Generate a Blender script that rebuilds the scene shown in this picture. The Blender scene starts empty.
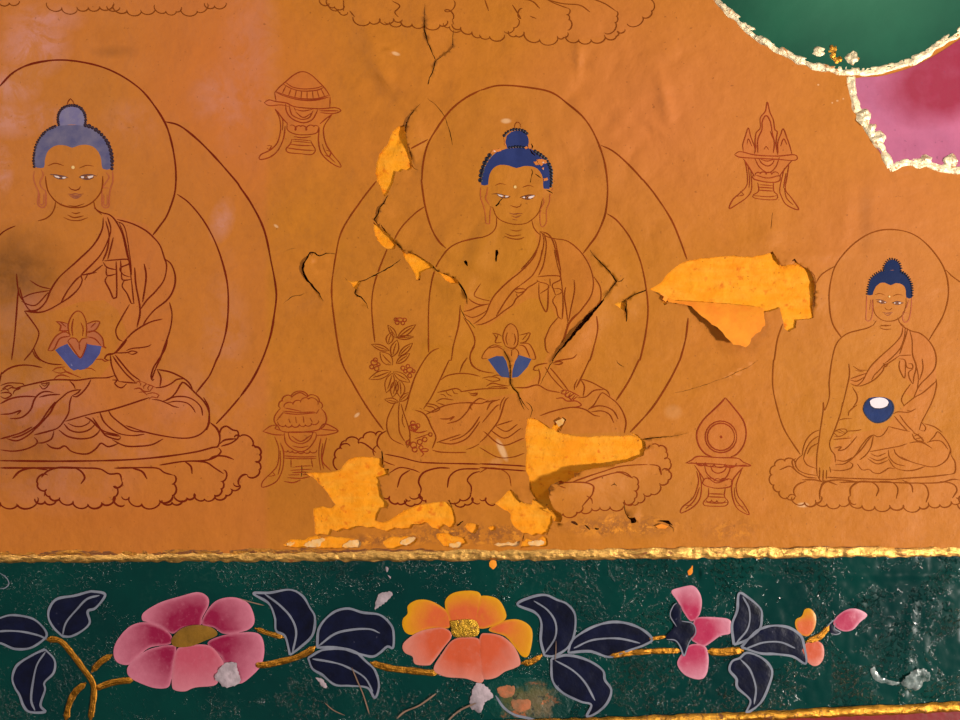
import bpy, math, random
import numpy as np
from mathutils import Vector
from mathutils.geometry import delaunay_2d_cdt
# The mural is laid out on the wall in units of 1.25 mm (u to the right, v downward)
S = 0.00125
CX, CY, ZC = 480.0, 360.0, 1.35
def W(u, v, h):                       # wall sheet coordinates -> metres; the wall faces -Y
    return ((u-CX)*S, -h*S, ZC+(CY-v)*S)
random.seed(7); RNG = np.random.RandomState(11)

# ---------- sketch sheets: each is origin and scale of one area of the wall ----------
SH = dict(A=(0,0,4),B=(240,0,4),C=(480,0,4),D=(720,0,4),E=(0,180,4),F=(240,180,4),G=(480,180,4),H=(720,180,4),
 I=(0,360,4),J=(240,360,4),K=(480,360,4),L=(720,360,4),M=(0,540,4),N=(240,540,4),O=(480,540,4),P=(720,540,4),
 a=(16,95,8),b=(16,160,8),c=(460,120,8),d=(460,180,8),e=(830,250,8),f=(0,300,8),g=(0,370,8),h=(100,340,8),
 i=(360,310,8),j=(360,380,8),k=(460,250,8),l=(460,320,8),m=(540,350,8),n=(820,320,8),o=(770,400,8),p=(840,400,8),
 q=(250,65,6.55),r=(720,95,6),s=(255,385,6.55),t=(675,390,5.54),u=(640,245,5.333),v=(280,450,6.857),w=(400,480,6),x=(520,410,5.333),
 Z=(0,0,1))
def pts(sheet, txt):
    ox, oy, k = SH[sheet]
    return [(ox+float(a.split(',')[0])/k, oy+float(a.split(',')[1])/k) for a in txt.split()]
def smooth(P, step=1.6, closed=False):
    P = [np.array(p, float) for p in P]; n = len(P)
    if n < 3 and not closed:
        d = np.linalg.norm(P[1]-P[0]); k = max(2, int(d/step)+1)
        return [P[0]+(P[1]-P[0])*t for t in np.linspace(0, 1, k)]
    out = []
    for i in range(n if closed else n-1):
        p1, p2 = P[i], P[(i+1) % n]
        p0 = P[i-1] if (i > 0 or closed) else 2*p1-p2
        p3 = P[(i+2) % n] if (i+2 < n or closed) else 2*p2-p1
        k = max(1, int(np.linalg.norm(p2-p1)/step))
        for q in range(k):
            t = q/k
            out.append(0.5*((2*p1)+(-p0+p2)*t+(2*p0-5*p1+4*p2-p3)*t*t+(-p0+3*p1-3*p2+p3)*t**3))
    if not closed: out.append(P[-1])
    return out
def scallop(P, b=-0.38, step=1.3):
    out = []
    for i in range(len(P)-1):
        p, q = np.array(P[i]), np.array(P[i+1]); d = q-p; L = np.linalg.norm(d)
        nrm = np.array([d[1], -d[0]]); k = max(4, int(L*1.3/step))
        for s_ in range(k):
            t = s_/k; ang = math.pi*t
            out.append(p+d*(0.5-0.5*math.cos(ang)*1.05)+nrm*b*math.sin(ang))
    out.append(np.array(P[-1])); return out
def curves(spec):
    """'E: 1,2 3,4|Z: 5,6; b: S 1,2 3,4' -> dense polylines; '|' continues a line on another sheet"""
    res = []; sheet = None
    for ln in spec.split(';'):
        ln = ln.strip()
        if not ln: continue
        P = []; mode = ''
        for seg in ln.split('|'):
            if ':' in seg: sh, seg = seg.split(':', 1); sheet = sh.strip()
            seg = seg.strip()
            if seg[0] in 'STO': mode = seg[0]; seg = seg[1:].strip()
            if mode == 'O':
                q = [float(z) for z in seg.split(',')]; ox, oy, k = SH[sheet]
                cx, cy, rx = ox+q[0]/k, oy+q[1]/k, q[2]/k; ry = q[3]/k if len(q) > 3 else rx
                P = [np.array([cx+rx*math.cos(t), cy+ry*math.sin(t)]) for t in np.linspace(0, 2*math.pi, 20)]
            else:
                for p in pts(sheet, seg):
                    if not P or math.hypot(p[0]-P[-1][0], p[1]-P[-1][1]) > .4: P.append(p)
        if mode == 'O': res.append(P)
        elif len(P) < 2: continue
        elif mode: res.append(scallop(P, -.38 if mode == 'S' else .38))
        else: res.append(smooth(P))
    return res
def poly(spec, step=3.0, sm=False):
    P = []
    for blk in spec.split('|'):
        sheet, body = blk.split(':', 1); P += pts(sheet.strip(), body)
    if sm: return np.array(smooth(P, step, True))
    out = []
    for i in range(len(P)):
        a, b = np.array(P[i]), np.array(P[(i+1) % len(P)]); k = max(1, int(np.linalg.norm(b-a)/step))
        for t in range(k): out.append(a+(b-a)*t/k)
    return np.array(out)
def rough(P, amp, seed=0):            # torn edge: small jitter along a polygon
    r = np.random.RandomState(seed+3); Q = P.copy(); n = len(P)
    T = np.roll(P, -1, 0)-np.roll(P, 1, 0); L = np.linalg.norm(T, axis=1)+1e-6
    N = np.stack([T[:, 1], -T[:, 0]], 1)/L[:, None]
    return Q+N*(r.uniform(-amp, amp, n))[:, None]
def inside(poly_, X, Y):
    res = np.zeros(len(X), bool)
    bb = (X >= poly_[:, 0].min()) & (X <= poly_[:, 0].max()) & (Y >= poly_[:, 1].min()) & (Y <= poly_[:, 1].max())
    idx = np.nonzero(bb)[0]
    if not len(idx): return res
    x, y = X[idx], Y[idx]; r = np.zeros(len(idx), bool); n = len(poly_); j = n-1
    for i in range(n):
        xi, yi = poly_[i]; xj, yj = poly_[j]
        if yi != yj:
            c = ((yi > y) != (yj > y)) & (x < (xj-xi)*(y-yi)/(yj-yi)+xi)
            r ^= c
        j = i
    res[idx] = r; return res
def slit(P, w):                        # polyline + widths -> thin polygon (a crack)
    D = np.array(smooth(P, 2.5)); n = len(D)
    T = np.gradient(D, axis=0); L = np.linalg.norm(T, axis=1)+1e-6
    N = np.stack([T[:, 1], -T[:, 0]], 1)/L[:, None]
    if isinstance(w, (int, float)): w = [0.15, w, w, 0.15]
    ww = np.interp(np.linspace(0, 1, n), np.linspace(0, 1, len(w)), w)/2
    r = np.random.RandomState(n)
    ww = ww*r.uniform(.5, 1.2, n)*(.8 if ww.max() < 1.3 else 1); jit = r.uniform(-.5, .5, n)[:, None]*N*.7
    D = D+jit
    return np.concatenate([D+N*ww[:, None], (D-N*ww[:, None])[::-1]])

# ---------- relief of the plaster ----------
LAT = RNG.rand(8, 128, 128)
def vnoise(X, Y, sc, k):
    x, y = X/sc+37.3*k+64, Y/sc+11.7*k+64
    xi, yi = np.floor(x).astype(int), np.floor(y).astype(int); fx, fy = x-xi, y-yi
    fx = fx*fx*fx*(fx*(fx*6-15)+10); fy = fy*fy*fy*(fy*(fy*6-15)+10); L = LAT[k % 8]
    g = lambda a, b: L[a % 128, b % 128]
    return (g(xi, yi)*(1-fx)+g(xi+1, yi)*fx)*(1-fy)+(g(xi, yi+1)*(1-fx)+g(xi+1, yi+1)*fx)*fy-0.5
def ell(X, Y, cx, cy, sx, sy, rot=0):
    c, s_ = math.cos(math.radians(rot)), math.sin(math.radians(rot))
    a, b = (X-cx)*c+(Y-cy)*s_, -(X-cx)*s_+(Y-cy)*c
    return np.exp(-(a/sx)**2-(b/sy)**2)
def relief(X, Y):
    h = 3.0*vnoise(X, Y, 140, 0)+1.1*vnoise(X, Y, 45, 1)+0.35*vnoise(X, Y, 17, 2)+.12*vnoise(X, Y, 7, 4)
    # wrinkled, blistered zone around the middle figure
    zone = ell(X, Y, 430, 170, 170, 150)+.7*ell(X, Y, 600, 120, 110, 110)
    zone = np.minimum(zone, 1)
    h = h+zone*(3.2*np.abs(vnoise(X+Y*.5, Y-X*.35, 30, 3))+1.3*vnoise(X, Y, 14, 5))
    for cx, cy, sx, sy, rot, a in BUMPS: h = h+a*ell(X, Y, cx, cy, sx, sy, rot)
    return h
BUMPS = [(470,262,38,9,25,2.6),(455,288,30,7,30,2.0),(375,55,9,38,-20,2.2),(388,80,22,6,40,2.2),(396,96,16,5,50,1.8),
 (578,60,4,16,0,1.8),(664,98,6,26,-12,2.2),(655,128,14,5,40,1.8),(388,52,8,3,-15,1.8),(445,345,45,4,8,1.2),(845,215,8,40,4,1.0),
 (815,255,50,5,-3,.8),(300,395,24,4,-5,.6),(480,250,10,40,20,2),(505,275,12,25,-30,1.4),(330,300,22,22,0,2.2),(590,280,22,30,30,2.0),
 (770,235,12,16,0,1.6),(775,318,22,12,0,1.5),(930,560,40,20,0,0)]
LIFTS = []                            # (polyline, amps, reach, side)
def segdist(X, Y, P):
    best = np.full(len(X), 1e9); side = np.zeros(len(X)); par = np.zeros(len(X)); n = len(P)
    for i in range(n-1):
        a, b = P[i], P[i+1]; d = b-a; L2 = d@d+1e-9
        t = np.clip(((X-a[0])*d[0]+(Y-a[1])*d[1])/L2, 0, 1)
        dx, dy = X-(a[0]+t*d[0]), Y-(a[1]+t*d[1]); q = np.hypot(dx, dy)
        m = q < best; best[m] = q[m]; side[m] = np.sign(d[0]*(Y-a[1])-d[1]*(X-a[0]))[m]; par[m] = ((i+t)/(n-1))[m]
    return best, side, par
def Hs(X, Y):
    X, Y = np.asarray(X, float), np.asarray(Y, float); h = relief(X, Y)
    if LIFTS: h = h+sheet_lift(X, Y)
    for P, amps, reach, sd in LIFTS:
        m = (X > P[:, 0].min()-reach*2.2) & (X < P[:, 0].max()+reach*2.2) & (Y > P[:, 1].min()-reach*2.2) & (Y < P[:, 1].max()+reach*2.2)
        idx = np.nonzero(m)[0]
        if not len(idx): continue
        d, s_, t = segdist(X[idx], Y[idx], P)
        a = np.interp(t, np.linspace(0, 1, len(amps)), amps)
        fall = np.clip(1-d/(2*reach), 0, 1); fall = fall*fall*(3-2*fall); fall = fall**1.4
        h[idx] += np.where(s_ == sd, a*fall, 0)
    return h
def normals(X, Y, H=Hs, e=.8):
    gx = (H(X+e, Y)-H(X-e, Y))/(2*e); gy = (H(X, Y+e)-H(X, Y-e))/(2*e)
    gx = np.clip(gx, -1.5, 1.5); gy = np.clip(gy, -1.5, 1.5)
    N = np.stack([-gx, -np.ones_like(gx), gy], 1)         # metres frame: x=u, y=-h, z=-v
    return N/np.linalg.norm(N, axis=1)[:, None]

# ---------- scene objects ----------
COL = bpy.context.scene.collection
def link(o): COL.objects.link(o); return o
def props(o, label=None, cat=None, group=None, kind=None):
    if label: o['label'] = label
    if cat: o['category'] = cat
    if group: o['group'] = group
    if kind: o['kind'] = kind
    return o
def thing(name, u, v, label, cat, group=None):
    o = bpy.data.objects.new(name, None); o.empty_display_size = .02; link(o)
    o.location = W(u, v, float(Hs([u], [v])[0])); return props(o, label, cat, group)
class MB:
    def __init__(s): s.V = []; s.N = []; s.F = []; s.M = []; s.T = []
    def add(s, V, F, mi=0, N=None, T=None):
        o = len(s.V); s.V += [tuple(map(float, v)) for v in V]
        s.N += [tuple(map(float, n)) for n in (N if N is not None else [(0, -1, 0)]*len(V))]
        s.T += [float(t) for t in (T if T is not None else [0]*len(V))]
        s.F += [tuple(i+o for i in f) for f in F]; s.M += [mi]*len(F)
    def build(s, name, mats, parent=None, label=None, custom=True):
        me = bpy.data.meshes.new(name)
        off = np.array(parent.location) if parent is not None else np.zeros(3)
        if parent is not None and parent.parent is not None: off = off+np.array(parent.parent.location)
        V = np.array(s.V)-off if len(s.V) else np.zeros((0, 3))
        own = np.zeros(3)
        if parent is None and len(V): own = V.mean(0); V = V-own
        me.from_pydata(V.tolist(), [], s.F)
        if not isinstance(mats, (list, tuple)): mats = [mats]
        for m in mats: me.materials.append(m)
        me.polygons.foreach_set('material_index', s.M); me.polygons.foreach_set('use_smooth', [True]*len(s.F))
        at = me.attributes.new('tint', 'FLOAT', 'POINT'); at.data.foreach_set('value', s.T)
        me.update()
        if custom: me.normals_split_custom_set_from_vertices(s.N)
        o = link(bpy.data.objects.new(name, me)); o.location = own
        if parent is not None: o.parent = parent
        if label: o['label'] = label
        return o
HOLES = []; LW = 1.28
def in_hole(X, Y):
    r = np.zeros(len(X), bool)
    for hp in HOLES: r |= inside(hp, X, Y)
    return r
def ribbon(mb, line, w=1.0, mi=0, off=.34, H=Hs, taper=True, cut=True, seed=0):
    D = np.array(line); n = len(D); w = w*LW if H is Hs else w
    if n < 2: return
    T = np.gradient(D, axis=0); L = np.linalg.norm(T, axis=1)+1e-9; Nn = np.stack([T[:, 1], -T[:, 0]], 1)/L[:, None]
    r = np.random.RandomState(n*7+seed); k = max(2, n//6)
    ww = w*np.interp(np.arange(n), np.linspace(0, n, k), r.uniform(.72, 1.25, k))/2
    if taper:
        e = np.minimum(np.arange(n), np.arange(n)[::-1]); ww = ww*np.clip(.35+e/4., 0, 1)
    A, B = D+Nn*ww[:, None], D-Nn*ww[:, None]
    keep = ~in_hole(D[:, 0], D[:, 1]) if cut else np.ones(n, bool)
    hd = H(D[:, 0], D[:, 1]); NN = normals(D[:, 0], D[:, 1], H)
    ha, hb = H(A[:, 0], A[:, 1]), H(B[:, 0], B[:, 1])
    V = []
    for q in range(n): V += [W(*A[q], ha[q]+off*.8), W(*D[q], hd[q]+off), W(*B[q], hb[q]+off*.8)]
    F = []
    for q in range(n-1):
        if keep[q] and keep[q+1]: b = q*3; F += [(b, b+1, b+4, b+3), (b+1, b+2, b+5, b+4)]
    if F: mb.add(V, F, mi, np.repeat(NN, 3, 0))
def draw(mb, spec, w=1.0, mi=0, **k):
    for c in curves(spec): ribbon(mb, c, w, mi, **k)
def fill(mb, P, H, mi=0, step=4.0, tint=None, dome=0, lift=.3, Hn=None, clip=None, flipn=False):
    """fills polygon P (n,2) with a gently triangulated sheet at height H(X,Y)"""
    x0, y0 = P.min(0); x1, y1 = P.max(0)
    gx, gy = np.meshgrid(np.arange(x0+step*.5, x1, step), np.arange(y0+step*.5, y1, step*.87))
    gx = gx+((np.arange(gx.shape[0]) % 2)*step*.5)[:, None]; gx, gy = gx.ravel(), gy.ravel()
    C = np.vstack([P, P[:1]]); m = inside(P, gx, gy); gx, gy = gx[m], gy[m]
    d, _, _ = segdist(gx, gy, C); m = d > step*.45; gx, gy = gx[m], gy[m]
    pv = [Vector((a, b)) for a, b in P]+[Vector((a, b)) for a, b in zip(gx, gy)]
    ed = [(i, (i+1) % len(P)) for i in range(len(P))]
    v, _, f, _, _, _ = delaunay_2d_cdt(pv, ed, [], 0, 1e-4, False)
    Vx = np.array([(p.x, p.y) for p in v]); f = [t for t in f]
    cen = np.array([Vx[list(t)].mean(0) for t in f]); ok = inside(P, cen[:, 0], cen[:, 1])
    dd, _, _ = segdist(Vx[:, 0], Vx[:, 1], C)
    hh = H(Vx[:, 0], Vx[:, 1])+lift+(dome*(1-np.exp(-dd/(abs(dome)*1.5+1e-6))) if dome else 0)
    if Hn is None: Hn = H
    NN = normals(Vx[:, 0], Vx[:, 1], Hn)
    T = tint(Vx, dd) if tint else dd
    F = []
    for q, t in enumerate(f):
        if ok[q]:
            a, b, c = [Vx[i] for i in t[:3]]
            cr = (b[0]-a[0])*(c[1]-a[1])-(b[1]-a[1])*(c[0]-a[0])
            F.append(tuple(t) if cr > 0 else tuple(reversed(t)))
    # orientation: face the room (-Y)
    mb.add([W(Vx[i, 0], Vx[i, 1], hh[i]) for i in range(len(Vx))], [tuple(reversed(t)) for t in F], mi, NN, T)
# ---------- materials ----------
def lin(c):
    return tuple(((x/255)/12.92 if x/255 <= .04045 else ((x/255+.055)/1.055)**2.4) for x in c)+(1,)
class NT:
    def __init__(s, name):
        s.m = bpy.data.materials.new(name); s.m.use_nodes = True; s.t = s.m.node_tree; s.b = s.t.nodes['Principled BSDF']
        g = s.t.nodes.new('ShaderNodeNewGeometry'); s.pos = g.outputs['Position']
    def n(s, kind, **ins):
        nd = s.t.nodes.new(kind)
        for k, v in ins.items():
            key = int(k[1:]) if k[0] == '_' and k[1:].isdigit() else k.replace('_', ' ')
            if hasattr(v, 'is_linked') or isinstance(v, bpy.types.NodeSocket): s.t.links.new(v, nd.inputs[key])
            else: nd.inputs[key].default_value = v
        return nd
    def noise(s, scale, detail=4, rough=.6, dist=0, vec=None, stretch=None):
        v = vec or s.pos
        if stretch: v = s.n('ShaderNodeVectorMath', _0=v, _1=stretch); v.operation = 'MULTIPLY'; v = v.outputs[0]
        return s.n('ShaderNodeTexNoise', Vector=v, Scale=scale, Detail=detail, Roughness=rough, Distortion=dist).outputs['Fac']
    def ramp(s, fac, a, b, va=0., vb=1.):
        r = s.n('ShaderNodeMapRange', Value=fac); r.inputs[1].default_value = a; r.inputs[2].default_value = b
        r.inputs[3].default_value = va; r.inputs[4].default_value = vb; return r.outputs[0]
    def mix(s, fac, a, b, mode='MIX'):
        m = s.t.nodes.new('ShaderNodeMix'); m.data_type = 'RGBA'; m.blend_type = mode
        for sock, v in ((m.inputs[0], fac), (m.inputs[6], a), (m.inputs[7], b)):
            if isinstance(v, bpy.types.NodeSocket): s.t.links.new(v, sock)
            else: sock.default_value = v
        return m.outputs[2]
    def math(s, op, a, b=0.):
        m = s.n('ShaderNodeMath', _0=a, _1=b); m.operation = op; return m.outputs[0]
    def blob(s, u, v, ru, rv, rot=0, soft=.5):
        """mask of an oval patch at a place on the wall"""
        p = s.n('ShaderNodeVectorMath', _0=s.pos, _1=W(u, v, 0)); p.operation = 'SUBTRACT'
        q = s.n('ShaderNodeVectorRotate', Vector=p.outputs[0], Angle=math.radians(rot)); q.rotation_type = 'Y_AXIS'
        r = s.n('ShaderNodeVectorMath', _0=q.outputs[0], _1=(1/(ru*S), 0, 1/(rv*S))); r.operation = 'MULTIPLY'
        l = s.n('ShaderNodeVectorMath', _0=r.outputs[0]); l.operation = 'LENGTH'
        return s.ramp(l.outputs['Value'], 1.0, 1-soft)
    def bump(s, hgt, strength, dist=.001, prev=None):
        b = s.n('ShaderNodeBump', Strength=strength, Distance=dist, Height=hgt)
        if prev: s.t.links.new(prev, b.inputs['Normal'])
        return b.outputs[0]
    def done(s, col, rough=.5, bump=None, metal=0, spec=.4, coat=0):
        for key, v in (('Base Color', col), ('Roughness', rough), ('Metallic', metal), ('Specular IOR Level', spec), ('Coat Weight', coat)):
            if isinstance(v, bpy.types.NodeSocket): s.t.links.new(v, s.b.inputs[key])
            else: s.b.inputs[key].default_value = v
        if bump is not None: s.t.links.new(bump, s.b.inputs['Normal'])
        return s.m
def ochre(name, tone=(1, 1, 1), lighter=0):
    """the brushed orange-ochre wash on the wall, with its painted-in sheen, darker patches and flecks"""
    s = NT(name)
    def c(r, g, b): k = lin((r, g, b)); return (k[0]*tone[0], k[1]*tone[1], k[2]*tone[2], 1)
    n1 = s.ramp(s.noise(4.5, 4, .6, .4), .35, .68); n2 = s.ramp(s.noise(22, 6, .7), .35, .7)
    n3 = s.noise(90, 3, .7)
    col = s.mix(n1, c(*OC1), c(*OC2)); col = s.mix(s.math('MULTIPLY', n2, .45), col, c(*OC3))
    col = s.mix(s.ramp(n3, .45, .75, 0, .22), col, c(150, 85, 28))
    # pinker tone to the upper left and right, browner around the middle of the wall
    for (u, v, ru, rv, rot, amt, cc) in ((230,80,120,150,0,.55,(216,118,52)),(660,110,210,150,10,.6,(214,124,68)),(900,260,160,180,0,.5,(208,122,66)),
                                     (300,480,110,80,0,.5,(180,108,34)),(640,505,120,40,0,.5,(186,116,44)),(480,250,60,60,0,.35,(190,120,35)),
                                     (120,515,200,30,0,.5,(196,112,36)),(710,470,60,60,0,.3,(205,130,50))):
        col = s.mix(s.math('MULTIPLY', s.blob(u, v, ru, rv, rot, .9), amt), col, c(*cc))
    # pale pinkish sheen, mostly at the left, painted into the wash colour
    blotch = s.ramp(s.noise(20, 7, .7, .7), .43, .57); fine = s.ramp(s.noise(60, 5, .7), .3, .65, .55, 1)
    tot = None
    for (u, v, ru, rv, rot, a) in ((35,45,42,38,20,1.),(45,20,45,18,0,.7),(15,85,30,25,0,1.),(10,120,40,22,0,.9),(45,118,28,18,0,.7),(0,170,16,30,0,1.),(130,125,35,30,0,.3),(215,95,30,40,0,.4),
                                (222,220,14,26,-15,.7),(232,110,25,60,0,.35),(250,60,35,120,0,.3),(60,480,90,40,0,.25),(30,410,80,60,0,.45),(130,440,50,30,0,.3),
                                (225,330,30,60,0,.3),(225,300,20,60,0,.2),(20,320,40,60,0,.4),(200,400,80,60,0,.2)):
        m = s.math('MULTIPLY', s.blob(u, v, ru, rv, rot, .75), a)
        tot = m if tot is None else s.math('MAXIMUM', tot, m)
    m = s.math('MULTIPLY', s.math('MULTIPLY', tot, s.ramp(blotch, 0, 1, .2, 1.35)), fine)
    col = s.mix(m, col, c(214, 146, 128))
    # the brushwork changes along a straight joint left of the middle figure
    xs = s.n('ShaderNodeSeparateXYZ', Vector=s.pos).outputs[0]
    col = s.mix(s.math('MULTIPLY', s.ramp(xs, W(270, 0, 0)[0], W(263, 0, 0)[0]), .3), col, c(206, 112, 60))
    # darker brown patches, mostly at the left edge
    for (u, v, ru, rv, a) in ((8,272,75,55,.85),(20,440,90,70,.45),(20,350,50,60,.35),(115,52,28,8,.35),(285,105,8,60,.0),(866,220,10,50,.25),(398,92,12,14,.3),(590,120,12,12,.0),(412,255,40,14,.2)):
        if a: col = s.mix(s.math('MULTIPLY', s.math('MULTIPLY', s.blob(u, v, ru, rv, 0, .8), a), s.ramp(s.noise(30, 4), .3, .6, .5, 1)), col, c(110, 62, 20))
    # crumbling foot of the painted field, flecked yellow and brown
    for (u, v, ru, rv, a) in ((470,534,85,13,1.),(620,526,75,14,.7),(380,540,60,8,.8),(730,530,40,16,.35)):
        k = s.math('MULTIPLY', s.blob(u, v, ru, rv, 0, .7), a)
        col = s.mix(s.math('MULTIPLY', k, s.ramp(s.noise(70, 5, .75), .47, .54)), col, c(156, 94, 42))
        col = s.mix(s.math('MULTIPLY', k, s.ramp(s.noise(58, 5, .75, .4, None, (1, 1, 1.3)), .53, .58)), col, c(246, 156, 46))
        col = s.mix(s.math('MULTIPLY', k, s.ramp(s.noise(95, 4, .75), .63, .67)), col, c(110, 60, 22))
    # pale chips of filler
    for (u, v, ru, rv, rot) in ((276,226,3.2,1.6,-35),(396,54,5,2.2,-15),(673,412,11,9,0),(502,450,4,14,25),(496,462,9,5,20),(506,121,6,3,0),(803,505,7,3,0),(837,101,1.5,1,0),(818,85,1.3,1,0),(843,99,1,1,0),(832,103,1,1,0),(357,415,4,2,40)):
        col = s.mix(s.math('MULTIPLY', s.blob(u, v, ru, rv, rot, .5), .7 if ru < 9 else .14), col, lin((238, 190, 140)))
    # brown stipple of age
    sp = s.ramp(s.noise(210, 2, .5), .70, .76); col = s.mix(s.math('MULTIPLY', sp, .4), col, c(105, 55, 18))
    b = s.bump(s.noise(55, 6, .65), .5, .0022); b = s.bump(s.noise(16, 3, .5, .6), .6, .005, b)
    b = s.bump(s.noise(300, 3, .6, 0, None, (1, 1, .35)), .25, .0006, b)
    return s.done(col, s.ramp(n2, 0, 1, .5, .62), b, 0, .18)
OC1, OC2, OC3 = (204, 125, 36), (206, 123, 44), (186, 111, 28)
def paint(name, rgb, rough=.5, var=.15, dark=None, bscale=90, bstr=.3, spec=.4, spots=None, spot_at=.68, scale=40, coat=0):
    s = NT(name); k = lin(rgb); d = lin(dark) if dark else tuple(x*(1-var*2) for x in k[:3])+(1,)
    col = s.mix(s.ramp(s.noise(scale, 5, .65), .35, .7), k, d)
    if spots: col = s.mix(s.ramp(s.noise(130, 3, .6), spot_at, spot_at+.06), col, lin(spots))
    b = s.bump(s.noise(bscale, 4, .6), bstr, .0015)
    return s.done(col, rough, b, 0, spec, coat)
def petalmat(name, inner, outer, e0=.08, e1=.85, rough=.4, third=None):
    """pigment blended from the heart of the petal to its rim: the painter's own shading"""
    s = NT(name); a = s.n('ShaderNodeAttribute'); a.attribute_name = 'tint'
    f = s.math('ADD', s.ramp(a.outputs['Fac'], e0, e1), s.ramp(s.noise(60, 4), .3, .7, -.12, .12))
    f = s.ramp(f, 0, 1); col = s.mix(f, lin(outer), lin(inner))
    col = s.mix(s.ramp(s.noise(150, 4, .7), .55, .8, 0, .35), col, lin(outer))
    if third: col = s.mix(s.ramp(s.noise(20, 3), .5, .6), col, lin(third))
    b = s.bump(s.noise(120, 4, .6), .35, .0012)
    return s.done(col, rough, b, 0, .5)
def gold(name, rgb=(226, 160, 60), rough=.34, bs=170, worn=(120, 66, 20), amt=.55, stretch=None):
    s = NT(name); w = s.ramp(s.noise(90, 5, .7, .5, None, stretch), amt, amt+.1)
    col = s.mix(w, lin(rgb), lin(worn)); b = s.bump(s.noise(bs, 5, .7, 0, None, stretch), .75, .0022)
    b = s.bump(s.noise(500, 2), .3, .0008, b)
    met = s.ramp(w, 0, 1, 1, .1)
    return s.done(col, s.ramp(s.noise(200, 3), .3, .7, rough-.08, rough+.18), b, met, .5)

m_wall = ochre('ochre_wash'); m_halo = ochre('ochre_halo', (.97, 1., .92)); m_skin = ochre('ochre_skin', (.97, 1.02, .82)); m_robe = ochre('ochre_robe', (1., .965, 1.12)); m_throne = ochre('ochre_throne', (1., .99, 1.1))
m_vessel = ochre('ochre_vessel', (1.0, .9, 1.1))
m_edge = paint('torn_paint_edge', (205, 140, 70), .7)
m_under = paint('under_clay', (150, 78, 34), .9, bstr=.8)
def plaster_mat():
    s = NT('yellow_plaster'); n = s.ramp(s.noise(16, 5, .65), .3, .7)
    col = s.mix(n, lin((255, 166, 24)), lin((255, 146, 18)))
    col = s.mix(s.ramp(s.noise(45, 4, .7, 0, None, (.5, 1, 1.6)), .42, .72, 0, .5), col, lin((255, 186, 66)))
    col = s.mix(s.ramp(s.noise(85, 4, .6), .58, .70, 0, .7), col, lin((222, 100, 12)))
    col = s.mix(s.ramp(s.noise(150, 3, .7), .66, .72, 0, .75), col, lin((168, 82, 14)))
    b = s.bump(s.noise(70, 6, .7), .6, .003); b = s.bump(s.noise(320, 3), .4, .001, b)
    return s.done(col, .8, b, 0, .2)
m_plaster = plaster_mat()
m_flapback = paint('flap_underside', (255, 160, 34), .75, .08, bstr=.5, spots=(170, 82, 18), spot_at=.7, dark=(250, 134, 26))
m_white = paint('lime_white', (244, 206, 150), .8, .1, bstr=.8, dark=(250, 172, 60), scale=110)
m_line_l = paint('line_deep_red', (124, 36, 10), .7, .12, spec=.08); m_line_m = paint('line_brown', (146, 62, 14), .7, .12, spec=.08)
m_line_r = paint('line_thin_brown', (152, 76, 16), .7, .12, spec=.08); m_line_v = paint('line_vessel', (160, 62, 26), .7, .12, spec=.08); m_line_t = paint('line_top', (140, 68, 14), .7, .12, spec=.08)
m_line_faint = paint('line_faint', (176, 92, 30), .5, .12)
m_hair_l = paint('hair_faded_blue', (80, 78, 122), .6, dark=(122, 112, 136), scale=38); m_bun_l = paint('bun_faded_grey', (134, 124, 152), .6, dark=(104, 98, 150), scale=60)
m_hair_m = paint('hair_blue', (42, 56, 114), .6, .1, spec=.2); m_hair_r = paint('hair_deep_blue', (8, 34, 84), .6, .1, spec=.2)
m_curl_l = paint('curl_plum', (52, 26, 44), .5); m_curl = paint('curl_black', (14, 16, 40), .45)
m_eyewhite = paint('eye_white', (240, 214, 206), .6, .04); m_eyeline = paint('eye_line', (104, 48, 34), .5); m_iris = paint('iris_red', (120, 46, 30), .5)
m_ear_l = paint('ear_blush', (196, 92, 40), .55, .1); m_lip = paint('lip_brown', (158, 74, 26), .5, .1)
m_urna = paint('urna_gold', (250, 206, 130), .5, .05)
m_lotus_l = paint('lotus_body_blue', (76, 82, 146), .55, dark=(60, 62, 124), spots=(124, 124, 172), spot_at=.66); m_lotus_m = paint('lotus_blue', (46, 66, 124), .5, .1, dark=(66, 72, 112))
m_petalpink_l = paint('lotus_petal_rose', (196, 106, 56), .55, .08)
m_bowl = paint('bowl_blue', (24, 50, 108), .55, .12, dark=(14, 34, 84), spec=.2); m_bowlrim = paint('bowl_outline', (14, 18, 56), .45); m_milk = paint('bowl_white', (250, 232, 238), .5, .03, spots=(225, 150, 160), spot_at=.7)
def green_mat(name, c1, c2, specks=True, c3=None):
    s = NT(name); col = s.mix(s.ramp(s.noise(7, 5, .6), .35, .7), lin(c1), lin(c2))
    if c3: col = s.mix(s.blob(855, -30, 150, 95, 0, .9), col, lin(c3))
    if specks:
        sc = s.ramp(s.noise(8, 4, .6, 1.), .5, .66)
        col = s.mix(s.math('MULTIPLY', sc, s.ramp(s.noise(110, 5, .8), .5, .7, 0, .3)), col, lin((62, 104, 94)))
        col = s.mix(s.ramp(s.noise(330, 2, .5), .75, .78, 0, .8), col, lin((150, 172, 164)))
    if not specks: return s.done(col, .55, s.bump(s.noise(40, 4), .3, .002), 0, .2)
    sparse = s.ramp(s.noise(16, 4, .7, .6), .46, .62); h1 = s.ramp(s.noise(230, 3, .6, .4), .52, .66)
    where = s.ramp(s.n('ShaderNodeSeparateXYZ', Vector=s.pos).outputs[0], -.4, .3, .22, 1.0)
    b = s.bump(s.math('MULTIPLY', s.math('MULTIPLY', h1, sparse), where), 1., .0035); b = s.bump(s.noise(30, 3), .3, .002, b)
    return s.done(col, .18, b, 0, .55, 0)
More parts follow.
